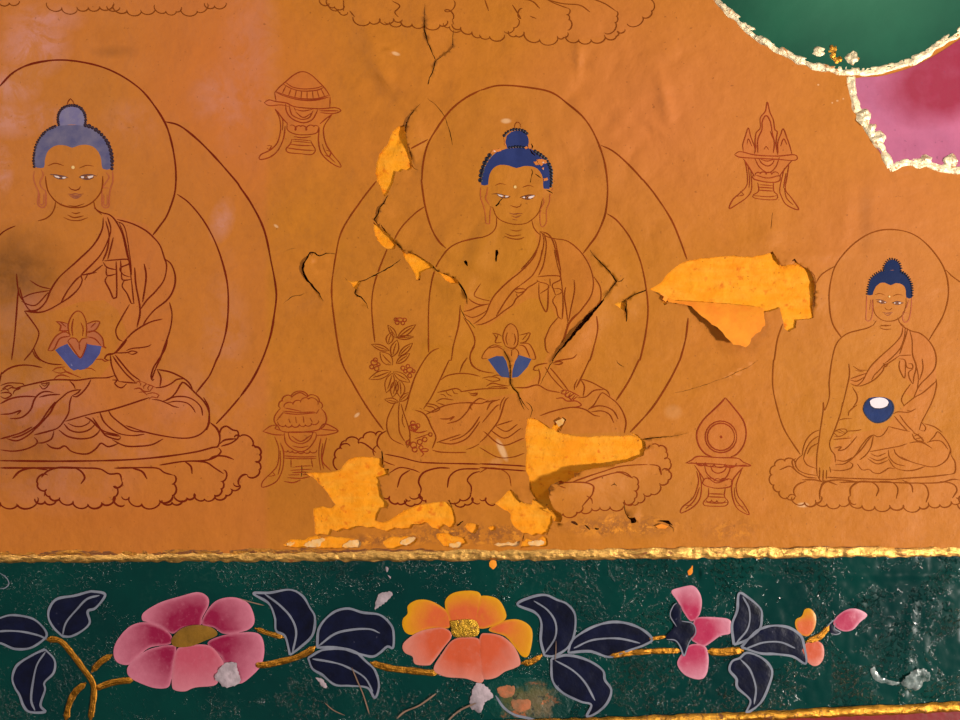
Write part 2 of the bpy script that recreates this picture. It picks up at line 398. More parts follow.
m_green = green_mat('green_gloss', (0, 62, 56), (0, 46, 46)); m_greenpetal = green_mat('green_petal_paint', (20, 90, 66), (8, 66, 50), False, (54, 118, 88))
m_gold = gold('gilding'); m_golddull = gold('gilding_dull', (216, 146, 62), .4, 150, (128, 70, 24), .44, (.45, 1, 1.6)); m_goldhot = gold('gilding_bright', (250, 192, 104), .36, 150, (150, 86, 30), .56, (.5, 1, 1.5)); m_goldcream = gold('gilding_cream', (255, 236, 196), .5, 140, (200, 124, 44), .55)  # the cream gilding has the gold's bright reflection put into its colour
m_red = paint('red_lacquer', (140, 18, 26), .4)
m_navy = paint('leaf_navy', (17, 22, 52), .33, .15, dark=(10, 12, 28), spots=(88, 88, 108), spot_at=.70, bstr=.5); m_outline = paint('leaf_outline_grey', (138, 142, 156), .5, .12, dark=(110, 114, 130)); m_vein = m_outline
m_pink = petalmat('petal_pink', (150, 22, 66), (214, 126, 148)); m_pinkpale = petalmat('petal_pale_pink', (198, 84, 106), (214, 128, 144)); m_orange = petalmat('petal_orange', (220, 100, 50), (226, 156, 10), .1, .75); m_salmon = petalmat('petal_salmon', (212, 90, 54), (218, 136, 120), .1, .75)
m_ltpink = petalmat('petal_bloom_pink', (186, 44, 86), (216, 140, 160), .15, .75); m_budorange = petalmat('bud_orange', (222, 104, 54), (224, 156, 16), .1, .8)
m_heart = paint('flower_heart_ochre', (152, 108, 34), .45, .2, bstr=.8); m_heartgold = gold('flower_heart_gold', (230, 176, 60), .36)
m_stem = gold('stem_gold', (196, 132, 46), .36, 160, (120, 66, 20), .6)
m_scar = paint('bare_scar', (196, 176, 184), .7, .2, bstr=.9, dark=(128, 118, 124)); m_scarorange = paint('scar_orange', (196, 112, 72), .7, .2, bstr=.9, dark=(90, 96, 70)); m_scratch = paint('scratch_tan', (150, 120, 100), .6, .2)
m_lump = paint('white_lump', (150, 160, 158), .15, .2, dark=(40, 70, 64), bstr=1, scale=120)
def magenta_mat():
    s = NT('magenta_petal_paint'); base = s.mix(s.ramp(s.noise(14, 5, .6), .35, .7), lin((204, 104, 142)), lin((176, 88, 128)))
    f = s.math('ADD', s.blob(955, 74, 88, 50, 22, .45), s.ramp(s.noise(30, 4), .3, .7, -.15, .15)); col = s.mix(s.ramp(f, 0, 1), base, lin((158, 10, 58)))
    col = s.mix(s.ramp(s.noise(150, 3), .66, .74, 0, .6), col, lin((120, 50, 90)))
    return s.done(col, .45, s.bump(s.noise(80, 4), .4, .002))
m_magenta = magenta_mat()

def worn_mat():
    s = NT('green_worn'); c = s.mix(s.ramp(s.noise(14, 4), .4, .6), lin((84, 88, 52)), lin((120, 104, 82)))
    c = s.mix(s.ramp(s.noise(34, 5, .7), .54, .6), c, lin((196, 108, 62))); c = s.mix(s.ramp(s.noise(80, 4, .7), .56, .62), c, lin((60, 60, 50)))
    msk = s.ramp(s.math('ADD', s.blob(530, 703, 42, 24, 0, .9), s.ramp(s.noise(30, 6, .75), .3, .7, -.45, .35)), .15, .5)
    col = s.mix(msk, s.mix(s.ramp(s.noise(7, 5, .6), .35, .7), lin((2, 66, 58)), lin((0, 50, 48))), c)
    return s.done(col, .35, s.bump(s.noise(90, 5), .9, .003), 0, .4)
m_worn = worn_mat()
# ---------- losses: places where the painted skin has fallen away ----------
LOSS = {}
def loss(key, spec, jag=.45):
    p = rough(poly(spec, 2.4), jag, len(LOSS)); HOLES.append(p); LOSS[key] = p
loss('upper', 'B: 655,505 630,512 610,530 600,560 592,580 572,600 558,620 550,650 545,690 553,722|F: 560,15 572,45 582,62 595,45 606,22|B: 618,705 622,682 640,686 652,675 670,680 685,668 678,630 668,600 660,560')
loss('ledge', 'F: 540,178 557,192 580,212 600,232 618,258 612,272 595,270 572,262 552,240 543,212')
loss('mid', 'F: 650,283 670,300 700,302 735,320 768,345 742,356 722,366 718,392 705,392 700,372 690,355 678,335 664,312')
loss('low', 'F: 800,372 830,380 855,393 868,412 845,412 825,400')
loss('tiny', 'F: 418,388 432,402 450,407 487,402 470,420 463,434 452,425 446,410 430,403')
loss('big', 'u: 50,238 80,222 110,200 145,155 180,125 210,103 240,88 290,76 340,68 410,62 480,55 540,60 600,62 650,52 690,45 710,40 728,70 750,108 770,112 795,102 815,104 850,108 880,122 905,140 922,170 932,200 930,240 926,290 920,330 925,388 890,398 835,400 830,440 812,450 795,465 782,455 770,445 765,410 755,390 750,370 745,335 720,345 700,350 655,362 600,345 450,325 300,318 180,312 150,302 120,290 118,262')
loss('left', 'v: 185,160 245,152 300,155 360,146 410,140 430,110 445,92 480,60 520,48 560,45 620,50 692,56 695,90 702,122 725,132 750,125 742,165 700,182 672,190 680,215 686,240 686,275 692,300 705,320 730,350 742,375 720,400 690,400 675,440 665,485 700,497 745,480 800,450 850,415 900,392 955,372|w: 128,147 150,142 200,135 260,128 290,138 305,155 325,185 333,210 338,258 320,282 300,290 270,268 240,300 200,290 160,258 120,270 80,272|v: 900,538 850,545 800,535 740,560 700,550 650,532 600,535 555,522 520,530 480,548 440,545 400,560 360,545 345,585 300,580 262,588 238,575 236,540 235,500 228,450 228,402 262,392 300,385 330,398 355,395 372,385 380,372 358,345 340,318 318,290 295,258 262,232 230,192 205,170')
loss('foot_left', 'v: 20,650 45,628 80,610 130,612 180,612 215,590 250,588 300,602 345,592 400,596 450,600 500,612 550,622 552,645 545,672 480,674 300,676 180,670 100,668 40,664', .7)
loss('foot_mid', 'v: 705,625 740,605 780,592 820,595 860,592 900,600 930,590 942,610 925,635 900,655 850,662 800,676 740,680 712,660', .7)
loss('foot_next', 'w: 215,322 245,318 280,316 320,335 350,338 382,345 403,378 380,392 355,410 320,408 290,400 262,402 240,375 222,350', .7)
loss('fan', 'w: 572,140 590,122 612,108 632,86 645,66 664,57 682,72 692,98 708,120 735,136 762,150 790,146 795,108 815,118 850,138 880,162 908,190 922,212 915,250 903,280 888,312 860,330 830,322 800,338 770,318 742,322 720,305 700,292 672,262 662,235 662,205 645,185 615,175 598,160')
loss('dot_a', 'w: 388,278 405,262 440,255 470,272 470,296 450,322 425,318 405,298', .6)
loss('dot_b', 'w: 528,286 545,274 562,270 578,284 572,302 548,306', .4)
loss('strip', 'w: 560,388 590,375 620,378 650,370 680,376 722,366 716,392 690,398 650,396 600,402', .6)
loss('tail', 'w: 728,402 730,372 760,350 800,366 840,345 868,335 880,352 890,392 860,400 800,395 770,402', .7)
loss('centre', 'x: 40,45 65,42 90,50 130,75 165,100 178,78 200,58 225,45 234,62 218,92 205,120 250,128 300,140 370,142 440,136 520,138 600,133 628,142 650,155 668,170 668,205 658,240 630,252 600,268 560,276 500,290 460,296 400,306 330,318 285,332 283,350 240,372 200,385 165,400 152,420 150,450 157,478 168,505 190,530 215,545 224,575 215,595 180,592 176,560 168,535 140,515 110,498 80,468 60,440 48,405 50,370 38,340 30,318 32,260 35,200 28,150 32,100')
loss('wedge', 'G: 536,496 560,488 580,480 578,500 576,522 560,512', .2)
loss('notch', 'G: 722,455 738,462 748,475 744,490 752,496 738,500 730,488 736,475', .2)
for _k in ('ledge', 'mid', 'low', 'tiny', 'upper'):
    _P = LOSS[_k]; _c = _P.mean(0); _i = [i for i, q in enumerate(HOLES) if q is _P][0]; HOLES[_i] = LOSS[_k] = _c+(_P-_c)*(1.16 if _k != 'upper' else 1.05)
# cracks
def crack(spec, w, key=None):
    sheet, body = spec.split(':'); HOLES.append(slit(pts(sheet.strip(), body), w))
crack('B: 740,15 738,60 737,100 745,150 762,195 782,238', [.2,.8,1.6,1.2,.9])
crack('B: 853,120 850,150 850,190 825,212 800,232 782,245 776,270 770,292 757,312 752,338', [.3,.9,.6,.5,1.6,1.2,1.4])
crack('B: 722,415 700,440 680,465 668,495 660,540 670,575', [.4,1.2,1.8,2.2,1.8])
crack('B: 676,590 684,620 686,655 698,675 712,682', [1,1.6,1.4,.6])
crack('B: 750,395 790,428 818,465 830,500 842,540 850,580', [.4,1.1,.8,1,.5])
crack('F: 590,62 575,95 560,112 552,138 538,160 560,185', [1.2,1.6,2.0,1.5])
crack('F: 565,182 590,215 622,250 655,282', [.8,2.0,2.4,1.6,1.2])
crack('F: 690,296 730,316 765,342 800,374', [1,1.6,1.4,1])
crack('F: 850,386 872,408 890,435 905,462 910,498', [1,1.8,1.6,1.8,1.0])
crack('F: 643,318 610,342 570,365 525,388 488,405', [.6,1.5,1.7,1.4])
crack('F: 488,402 470,428 462,455 485,470 502,488 515,516', [.8,1.6,1.8,1.2,.8])
crack('F: 380,296 345,293 318,305 300,292 280,290 270,310 255,335 252,365 262,390 280,412 302,438 318,455 333,485', [.5,1,1.4,1.2,2.2,3.4,3.8,2.6,2.4,1.8,1.0,.4])
crack('F: 172,496 190,478 210,465 240,460 268,450', 1.0)
crack('F: 225,272 195,278 170,290', .4)
crack('k: 292,0 294,25 289,55 290,95', [3.4,2.6,1.0])
crack('k: 40,88 46,105 58,132', [2.6,3.2,1.0])
crack('F: 884,515 896,545 915,565 940,594', [.6,1.4,1.2,.8])
crack('k: 0,272 30,320 50,370 58,430', [1,1.2,1.3,.5])
crack('l: 342,232 370,275 392,320 402,370 404,430 405,475 404,515 430,552 465,588 478,640 500,690 515,715', [.4,1.1,1.1,.9,.9,1,1.2,1.4,1.0,.8])
crack('K: 160,150 178,180 195,200', [1,1.2,.4]); crack('K: 183,165 200,180 208,200 202,228', [.4,1,.9,.6])
crack('G: 440,280 460,308 485,335 510,360 530,385 545,408', [.6,1.4,1.2,1.4,1.5]); crack('G: 545,408 530,425 520,438 492,478', [1,.8,.5,.8]); crack('G: 550,408 565,405 577,392', [.8,1.2,.4])
crack('G: 495,478 475,500 450,528 425,555 405,580 385,600 368,625 350,645', [1.4,3.2,3.8,4.2,4.4,4.6,3.8,2.8])
crack('G: 350,645 330,668 310,690 288,722', [2.8,2.2,1.6,1.2]); crack('K: 292,0 275,30 262,55 240,98', [1.2,1,.8,.6])
crack('G: 664,441 640,450 618,458 600,468 588,478', [1.1,1.5,1.4,1.3]); crack('G: 583,478 581,510 586,535 585,566', [1.4,2.8,1.8,1.6])
crack('K: 545,0 552,12 562,22 578,28', .8)
crack('K: 650,318 680,313 720,309 760,306 790,302 835,290', [1.8,1.6,.9,.6,.5,.2]); crack('K: 605,292 625,302 640,310', [1,2.2,1.2])
crack('L: 152,0 120,25 75,45 40,62 0,80', [.3,.5,.8,.9,.4]); crack('K: 775,132 820,124 860,112 905,98 958,78', [.2,.5,.4,.6,.3])
crack('H: 211,130 206,155 203,195', [.6,.7,.9]); crack('x: 80,48 110,68 140,84 168,102', [.6,.8,.8])
crack('H: 205,288 212,300 222,322 232,338 248,346', [2.2,4.2,3.8,3.2,1.0])
crack('H: 288,325 296,318 305,332 330,345 358,362', [1.6,2.4,1.2,1.1,.8]); crack('H: 362,366 376,382 381,400 380,440 377,480 374,520', [.9,1.1,.9,.8,.6,.5])
crack('x: 553,488 556,520 562,550 578,575 594,584', [.4,.9,1.2,1.6,2.4]); crack('x: 590,590 604,588 618,598', [5,7,3])
crack('x: 272,592 288,600 305,612', [2,3,2]); crack('x: 345,612 358,625 372,638', [1.4,2,1.2]); crack('x: 398,630 410,636 422,634', [2.2,2.4,1.4])
crack('x: 430,352 433,358 436,360', 1.6); crack('x: 482,400 498,392 512,402', [.5,1.4,.6]); crack('x: 498,380 499,392 500,398', .8)
crack('w: 295,120 300,140 312,165', [1.2,1.6,.6]); crack('w: 340,272 355,265 378,245', [2.4,1.6,1]); crack('w: 725,410 735,375 745,315', [1.8,1.2,.9]); crack('w: 880,330 888,310 905,285', [1,1,.4])
crack('w: 668,60 690,92 712,118 745,142', [1,1.4,1.4,1.6]); crack('w: 745,142 765,150 785,145', [2.4,3,1.4]); crack('w: 575,140 560,142 545,138', .5)
crack('v: 700,5 702,40 705,110', [1.4,2.2,2]); crack('v: 668,188 682,212 690,290 720,330', [1,.9,.9,.6]); crack('v: 690,402 672,440 662,488', [1,.9,.5]); crack('v: 145,105 148,145 145,185', [1,1.8,.8])
crack('x: 225,38 240,52 236,68 222,90 216,112', [1,2,1.2,1.2,.8]); crack('x: 728,590 760,592 790,600 815,615', [.4,2,3,.6]); crack('x: 795,612 815,630 822,650', [1.4,1,.3])
crack('d: 345,140 320,170 288,212', [.8,1.7,2.0]); crack('c: 572,395 582,415 570,455 562,500', [1,1.2,1.0,1.2]); crack('c: 600,430 625,450 648,468', [.6,1.4,.8]); crack('c: 690,560 715,572 742,588', [.8,1.6,.8])
crack('c: 560,235 575,265 600,285', [1.4,2,1.6]); crack('c: 570,190 578,212 572,232', [1,1.8,1])
crack('u: 118,262 132,268 140,282', [1,2,1.2]); crack('G: 728,452 742,462', 2.0)
crack('D: 187,120 188,132', 1); crack('b: 715,0 716,1', 1) if False else None
# lifted lips of the painted skin: polyline, heights, reach and on which side
def lift(spec, amps, reach, side): sheet, body = spec.split(':'); LIFTS.append((np.array(smooth(pts(sheet.strip(), body), 6)), amps, reach, side))
SHEET = poly('Z: 660,440 640,452 610,465 586,466 574,473 558,482 550,487 546,495 549,508 558,520 562,530 566,556 760,556 760,440', 6)
def sheet_lift(X, Y):      # the loose piece of the middle throne that stands away from the wall
    return inside(SHEET, X, Y)*15*ell(X, Y, 552, 488, 62, 26, -18)
lift('F: 590,62 575,95 560,112 552,138 540,160 565,186 590,215 622,250 655,282 690,296 730,316 765,342 800,374 850,386 890,435 910,498', [0,2,2.5,2.5,2,2,2.4,2.6,2.4,2,2.4,2.4,1.5,2,2,0], 14, -1)
lift('F: 380,296 345,293 318,300 290,290 270,310 255,335 252,365 262,390 280,412 302,438 333,485', [0,.8,1.2,2,3.2,4,4,3.2,2.2,1.4,0], 14, -1)
lift('G: 495,478 475,500 450,528 425,555 405,580 385,600 350,645 310,690 270,740', [0,3,4.5,5,5.5,5,4,2,0], 14, -1)
lift('G: 440,280 460,308 485,335 510,360 545,408 520,438 492,478', [0,1.4,1.6,1.6,1.6,1.2,0], 12, -1)
lift('G: 664,441 618,458 583,480 581,510 585,566', [0,1.4,2,2.4,0], 12, -1)
lift('B: 740,15 738,100 745,150 782,238', [0,1.4,1.4,0], 12, -1)
lift('B: 853,120 850,190 782,245 770,300 752,338', [0,1.2,1.6,1.2,0], 10, -1)
lift('B: 722,415 680,465 660,540 684,620 712,682', [0,2,3,2,0], 12, -1)
lift('l: 342,232 392,320 404,430 404,515 465,588 478,640 515,715', [0,1.2,1.2,1.4,1.6,1.2,0], 12, -1)
lift('K: 625,330 650,318 720,309 790,302 835,290', [0,1.6,1.2,.8,0], 10, 1)
lift('L: 152,0 75,45 0,80', [0,1.2,0], 8, 1)
lift('x: 560,500 566,555 604,588 640,590', [0,1.4,4,0], 10, -1)
lift('u: 700,30 725,75 765,118 840,95 905,140 930,240 925,390', [0,3,1,1.6,2,1.4,0], 12, -1)
lift('F: 488,402 462,455 515,516', [0,1.8,0], 10, -1)
lift('v: 700,5 705,125 745,165 686,240 700,320 742,380 665,490', [0,1.6,1.6,1.2,1.4,1.4,0], 10, -1)
lift('w: 668,57 712,118 762,152 800,110 915,205', [0,2,1.4,2,0], 12, -1)
# ---------- figures: pieces of the painted skin that belong to each figure ----------
REG = []                               # (polygon, owner thing, part name, material); later ones lie on top
LN = {}                                # (owner, part) -> [(curves spec, width, material)]
def region(own, part, P, m): REG.append((P, own, part, m))
def lines(own, part, spec, w, m): LN.setdefault((own, part), []).append((spec, w, m))
def fig(label, u, v, group): return thing('seated_deity', u, v, label, 'painted figure', group)
TH = {}
TH['L'] = fig('line-drawn seated deity with faded grey-blue hair at the far left', 60, 485, None)
TH['Q'] = fig('line-drawn seated deity with vivid blue hair in the middle, crossed by cracks', 510, 505, None)
TH['R'] = fig('smallest line-drawn seated deity, dark blue hair, bowl in its lap, at the right', 885, 505, None)
# --- left figure ---
HL = 'Z: 0,87 15,72 35,64 62,60 92,64 117,74 140,89 155,106 166,122 172,145 176,165 176,182 174,197 168,215 160,228 150,240 100,262 20,262 -28,240 -44,215 -50,175 -42,130 -20,102'
region('L', 'mandorla', poly('Z: 170,122 190,130 212,150 232,175 245,195 262,225 273,262 276,300 272,340 262,365 240,398 215,424 190,440 100,455 0,460 -90,438 -130,390 -152,320 -150,260 -120,190 -80,145 -46,124', 4, True), m_halo)
region('L', 'halo', poly(HL, 4, True), m_halo)
region('L', 'throne', poly('Z: -122,430 -60,410 40,420 160,405 208,420 218,428 235,428 253,440 258,455 254,470 242,484 225,490 200,498 140,502 80,507 20,503 -60,505 -122,490', 4), m_throne)
region('L', 'body', poly('Z: 15,226 40,220 55,205 57,185 95,185 97,206 118,218 146,225 163,250 164,282 172,300 172,330 160,362 156,385 150,400 100,402 20,402 -60,420 -60,262 -20,240', 4), m_skin)
region('L', 'robe', poly('Z: 103,214 118,217 146,224 158,240 164,258 173,275 176,288 170,302 172,318 170,335 160,362 157,375 180,386 192,393 205,410 209,425 203,435 190,438 165,441 145,446 120,441 95,452 70,450 30,455 -60,455 -60,405 0,402 30,390 60,383 100,377 112,362 118,343 128,335 118,310 104,300 80,302 60,309 45,313 25,309 22,296 50,290 75,262 95,245 103,225', 4), m_robe)
region('L', 'face', poly('a: 232,530 250,465 285,425 340,402 410,408 455,425 500,408 560,400 620,415 665,460 685,520|b: 700,90 695,190 680,260 630,325 560,370 470,382 380,365 310,320 260,250 242,190', 3, False), m_skin)
HAIRL = 'a: 150,575 140,520 148,470 160,410 190,350 250,290 320,258 350,244 545,244 600,262 660,300 710,350 740,400 758,470 765,530 760,592 695,590 685,520 665,460 620,415 560,400 500,408 455,425 410,408 340,402 285,425 250,465 232,530 225,582'
region('L', 'hair', poly(HAIRL, 3, True), m_hair_l)
region('L', 'topknot', poly('a: 352,246 344,200 350,150 380,110 440,90 500,100 540,140 554,200 548,246 450,238', 3, True), m_bun_l)
lines('L', 'halo', 'A: 0,348 60,290 140,255 250,242 370,258 470,295 560,355 620,425 665,500 690,580 703,660 705,722|E: 705,0 698,60 670,140 640,185 612,222; Z: -40,225 -50,175 -42,130 -20,102 0,87', 1.35, m_line_l)
lines('L', 'mandorla', 'Z: 166,122 180,126 197,139 215,157 236,181 240,187 252,205 264,230 271,262 276,292 274,315 270,337 262,360 252,380 240,397; Z: 240,397 228,411 216,424; Z: -46,124 -80,145 -120,190 -150,260 -152,320 -130,390 -92,436', 1.35, m_line_l)
lines('L', 'mandorla', 'E: 710,57 760,95 820,170 870,270 905,390 913,490 905,600 880,690 866,720|I: 866,0 840,60 810,100 785,132', 1.2, m_line_l)
lines('L', 'topknot', 'a: 412,85 422,50 440,32 458,50 470,85', .8, m_line_l)
lines('L', 'face', 'b: 240,130 245,190 260,250 285,290 320,330 380,365 470,382 560,370 630,325 680,260 695,200 697,130', 1.0, m_line_m)
lines('L', 'face', 'b: 420,362 480,372 550,350; b: 260,48 320,28 388,48; b: 512,68 570,45 628,52', .7, m_line_m)
lines('L', 'neck', 'b: 450,420 480,430 518,420; b: 415,440 470,462 545,448; b: 385,460 440,482 510,485 580,462; b: 320,330 312,385 285,435 240,470 180,488; b: 625,335 640,390 690,440', .9, m_line_m)
lines('L', 'nose', 'b: 425,215 440,232 475,243 505,235 520,212', .8, m_line_l)
lines('L', 'mouth', 'b: 418,272 450,276 478,270 508,276 542,272; b: 428,282 455,300 480,308 505,300 528,284; b: 436,280 480,288 525,280; b: 445,292 480,297 515,292', 1.0, m_lip)
lines('L', 'ear', 'b: 150,90 145,150 165,215 185,260 178,350 208,380 240,365 244,280 238,240; b: 205,80 222,120 195,180 215,230 245,245; b: 195,265 192,350 208,362 226,350 228,270', .9, m_ear_l)
lines('L', 'ear', 'b: 775,90 778,170 758,230 748,300 745,370 720,384 692,365 690,290 692,240; b: 725,100 748,140 715,190 700,220 742,225; b: 705,275 704,355 720,368 734,352 732,275', .9, m_ear_l)
lines('L', 'body', 'E: 64,184 40,194 20,205 0,222|Z: 0,235.5 -14,250 -26,275; E: 68,375 72,420 80,460 95,485; E: 75,440 66,560 58,640 45,720; E: 100,525 130,565 155,605 152,635 130,680 95,722; E: 130,682 140,705 158,722; f: 270,385 285,430 325,480 400,510 500,518; f: 0,600 60,552 140,525 230,522 335,540', 1.0, m_line_l)
lines('L', 'body', 'E: 470,158 530,175 580,200 610,225 640,260 658,310 668,345 658,400 625,445 590,480 562,520; E: 520,498 490,550 466,600 475,635 492,645', 1.0, m_line_l)
lines('L', 'robe', 'E: 415,150 410,200 375,262 310,325 240,388 205,440 185,488 150,520 102,524; E: 378,112 405,130 440,140 465,165 490,215 505,275 515,320; E: 432,150 445,200 430,250 400,305 355,352 325,380; E: 425,165 438,220 430,280 412,325; E: 455,230 446,265 432,318; E: 412,340 370,372 345,378 325,382 330,400 318,430 285,465 240,495 190,522 150,530 100,525; E: 325,382 300,405 270,445 245,492; E: 345,376 388,370; E: 352,378 340,400', 1.05, m_line_l)
lines('L', 'robe', 'E: 478,170 498,225 512,290 522,360 530,430 537,495; E: 468,165 500,190 520,300 528,380', .8, m_line_l)
lines('L', 'robe', 'E: 418,324 460,320 512,318 518,335 482,352 488,372 500,382 522,388; E: 415,330 430,350 468,360; E: 426,350 430,382 466,376; E: 466,325 468,400 467,470 455,474 440,440 422,405 430,385; E: 484,322 486,370; E: 486,372 492,400 526,398; E: 500,398 490,425 510,455 528,495 540,492', 1.0, m_line_l)
lines('L', 'robe', 'E: 540,350 545,420 562,520 550,590; E: 578,335 586,390 572,490; E: 660,315 688,340 703,390 695,440 670,480 620,520 590,555 572,585; E: 680,490 690,540 682,600 662,660 640,722|I: 640,0 620,45 608,80; E: 652,556 600,570 540,605 500,645 462,690 430,702', 1.1, m_line_l)
lines('L', 'robe', 'E: 122,402 160,425 208,437; E: 92,472 130,455 200,442; E: 88,485 120,500 150,498 195,450; E: 80,430 95,480 120,520 155,528', .9, m_line_l)
lines('L', 'robe', 'h: 220,0 170,60 122,105 65,115 40,150 75,162; h: 120,105 220,100 258,88 300,98 262,115 228,104; h: 215,85 260,68 340,60 390,50 415,35; h: 545,0 520,80 470,160 432,220 412,290 425,325 437,312; h: 85,118 95,200 125,285 155,335; h: 105,128 150,195 210,270 285,338; h: 125,120 180,190 250,270 325,325; h: 460,235 490,300 484,372; h: 460,235 560,255 640,290 700,328 730,368 740,392; h: 450,382 510,375 570,350 620,315 680,310; h: 500,492 560,470 610,420 650,352 680,343 760,420 830,490 870,570 876,650 855,722; h: 520,485 600,455 690,455 760,485 810,540 822,605; h: 545,500 620,490 700,505 745,545 765,582', 1.1, m_line_l)
lines('L', 'legs', 'I: 262,245 360,217 460,195 600,150; h: 420,475 480,482 550,510 590,530 635,540; f: 820,625 870,620 915,604; h: 155,332 230,340 300,345; g: 120,145 240,115 380,85 440,78 520,78 620,82 740,65 850,62 920,45; h: 100,320 140,322 120,345 140,370 165,382 190,375 215,350', 1.0, m_line_l)
lines('L', 'hand', 'h: 285,345 310,330 345,335; h: 310,330 330,350 325,365; h: 340,335 375,350 350,372 355,390; h: 375,350 415,365 450,380; h: 400,362 385,385 395,405; h: 430,372 415,395 400,410; h: 275,392 320,385 355,410 405,412; h: 315,420 350,415 380,440; h: 380,432 430,422 475,440 462,462 420,455 395,475', .9, m_line_v)
lines('L', 'hand', 'f: 415,570 450,545 520,535; f: 425,572 480,585 540,575 590,598 650,622; f: 430,635 455,610 500,600 560,618; f: 500,545 540,580 590,600; f: 430,640 480,635 540,640; f: 680,545 730,548 765,568; f: 770,475 820,475 840,490 880,480; f: 850,440 835,470', .9, m_line_v)
lines('L', 'foot', 'g: 0,125 60,105 130,105 180,110 188,125 150,140 120,150; g: 15,150 60,125 95,130 100,150; g: 50,160 90,140 135,150 160,140; g: 100,195 112,165 160,150; g: 0,185 60,180 88,200 40,228 0,212; g: 0,170 40,150 70,175; g: 310,100 350,110 392,100 370,140 340,152 312,120; g: 325,110 355,130 380,105', 1.0, m_line_l)
lines('L', 'legs', 'g: 560,90 590,120 602,152; g: 730,75 705,125 660,180 610,215 578,205; g: 650,158 600,162 545,180 500,215 440,270 400,340 340,410 280,470 210,530 130,567 50,550; g: 575,208 560,260 550,340 510,410 460,465 380,492 270,520; g: 0,270 80,230 180,212 290,214; g: 310,218 390,200 480,195; g: 430,182 375,172 330,180 290,210 265,250 245,310 200,360 150,385 75,390; g: 0,355 80,350 160,325 130,358; g: 0,552 80,530 170,500 252,455; g: 90,545 170,522 260,470 325,410 380,330 440,255; g: 650,155 620,185 580,205', 1.15, m_line_l)
lines('L', 'robe', 'g: 0,640 100,650 200,635 280,600 295,570 270,540; g: 430,490 410,550 350,580 298,586; I: 60,425 240,275; g: 370,590 410,620 470,628 518,608 570,650 640,670 710,668 770,630 812,585 865,612 920,600 950,585; g: 545,425 600,450 660,450 712,425 725,400; g: 512,430 560,480 630,498 700,485 745,455 768,425; g: 470,480 540,530 640,550 730,540 785,505 802,475; g: 680,375 730,400 790,460 850,495 960,520'.replace('; I: 60,425 240,275', ''), 1.05, m_line_l)
lines('L', 'robe', 'I: 400,207 420,250 470,290 530,302 580,296; I: 435,200 450,225 490,258 530,282 600,290; I: 372,230 410,285 430,305 475,318 485,308; I: 415,292 450,300 485,305; I: 450,318 500,342 550,345 610,338 655,315; I: 505,262 600,292 720,312 785,305 825,275 836,235 835,190 815,150', 1.1, m_line_l)
lines('L', 'throne', 'I: 838,248 868,275 880,310 872,345 850,350 780,368 640,388 480,400 240,405 0,403; I: 875,352 885,365 868,385 830,400 760,405; I: 0,432 80,432 200,432 330,432; I: 830,402 860,385 900,385 935,398; I: 878,300 885,275 905,265 930,280 950,285 952,310 925,332 885,345; I: 880,335 900,320 945,315', 1.3, m_line_l)
lines('L', 'throne', 'I: S 190,462 152,495 186,518 200,545 240,550; I: S 240,550 295,565 355,575 410,570 460,545 458,505 490,485; I: 490,485 480,455 440,455 400,435 330,432 240,430 190,445 165,470; I: 325,495 340,470 325,445 300,432; I: 180,520 178,545; I: S 460,545 500,578 ; I: S 490,545 520,548 570,575 640,560 690,540 ; I: S 690,540 690,495 695,460; I: 695,460 660,450 630,432 560,430 460,432; I: 530,432 570,445 590,475; I: S 650,560 690,568 730,560; I: S 700,540 750,552 780,535 820,555 860,540 885,515 885,485 895,440; I: 895,455 860,432 820,408 740,405 640,420; I: 740,405 765,425 770,455; I: S 860,545 905,540 925,515 960,500', 1.3, m_line_l)
lines('L', 'throne', 'I: S 0,560 70,575 150,550; I: S 140,555 180,565 225,558; I: 50,475 80,445 130,432 190,440; J: T 0,308 48,345 60,350 78,380 62,408 76,440 30,462 ; J: S 30,462 0,502; J: T -22,310 0,308', 1.3, m_line_l)
lines('L', 'throne', 'I: T 960,500 935,492; Z: -60,468 0,468; Z: -60,461 0,461', 1.2, m_line_l)
lines('L', 'body', 'Z: -26,275 -35,310 -37,350 -31,390 -24,432; Z: 1,372 -5,400 -10,434; Z: -24,432 -26,450 -18,460 -10,434', 1.0, m_line_l)
lines('L', 'legs', 'Z: -34,388 -60,398 -82,418 -86,438 -70,452 -24,455; Z: -36,398 -58,408 -70,425 -66,442', 1.0, m_line_l)
lines('L', 'throne', 'Z: -90,425 -108,440 -104,456 -60,461; Z: -104,458 -112,450 ; Z: S -100,452 -118,462 -122,478 -106,492 -88,497; Z: S -88,497 -70,504 -48,506 -26,503 0,502', 1.3, m_line_l)
# --- middle figure ---
region('Q', 'mandorla', poly('Z: 602,148 620,156 640,175 658,200 672,226 686,258 692,295 690,330 680,360 660,395 625,438 520,460 400,440 384,430 368,402 342,352 333,290 340,245 358,208 378,180 412,150 428,138', 4, True), m_halo)
region('Q', 'halo', poly('Z: 480,90 495,86 515,85 535,87 552,93 572,107 588,122 598,141 604,160 607,185 605,212 596,236 580,256 446,249 431,224 422,180 424,155 432,132 450,111', 4, True), m_halo)
region('Q', 'throne', poly('Z: 340,440 350,435 372,436 380,448 480,465 560,464 640,438 655,448 668,462 670,480 652,498 635,502 610,508 570,512 540,506 480,500 400,505 385,495 372,468 345,465 337,452', 4), m_throne)
region('Q', 'body', poly('Z: 497,220 532,220 536,232 550,240 575,250 585,270 600,290 590,340 575,375 560,395 500,400 440,395 425,412 404,412 420,360 429,300 431,265 445,245 470,240 492,234', 4), m_skin)
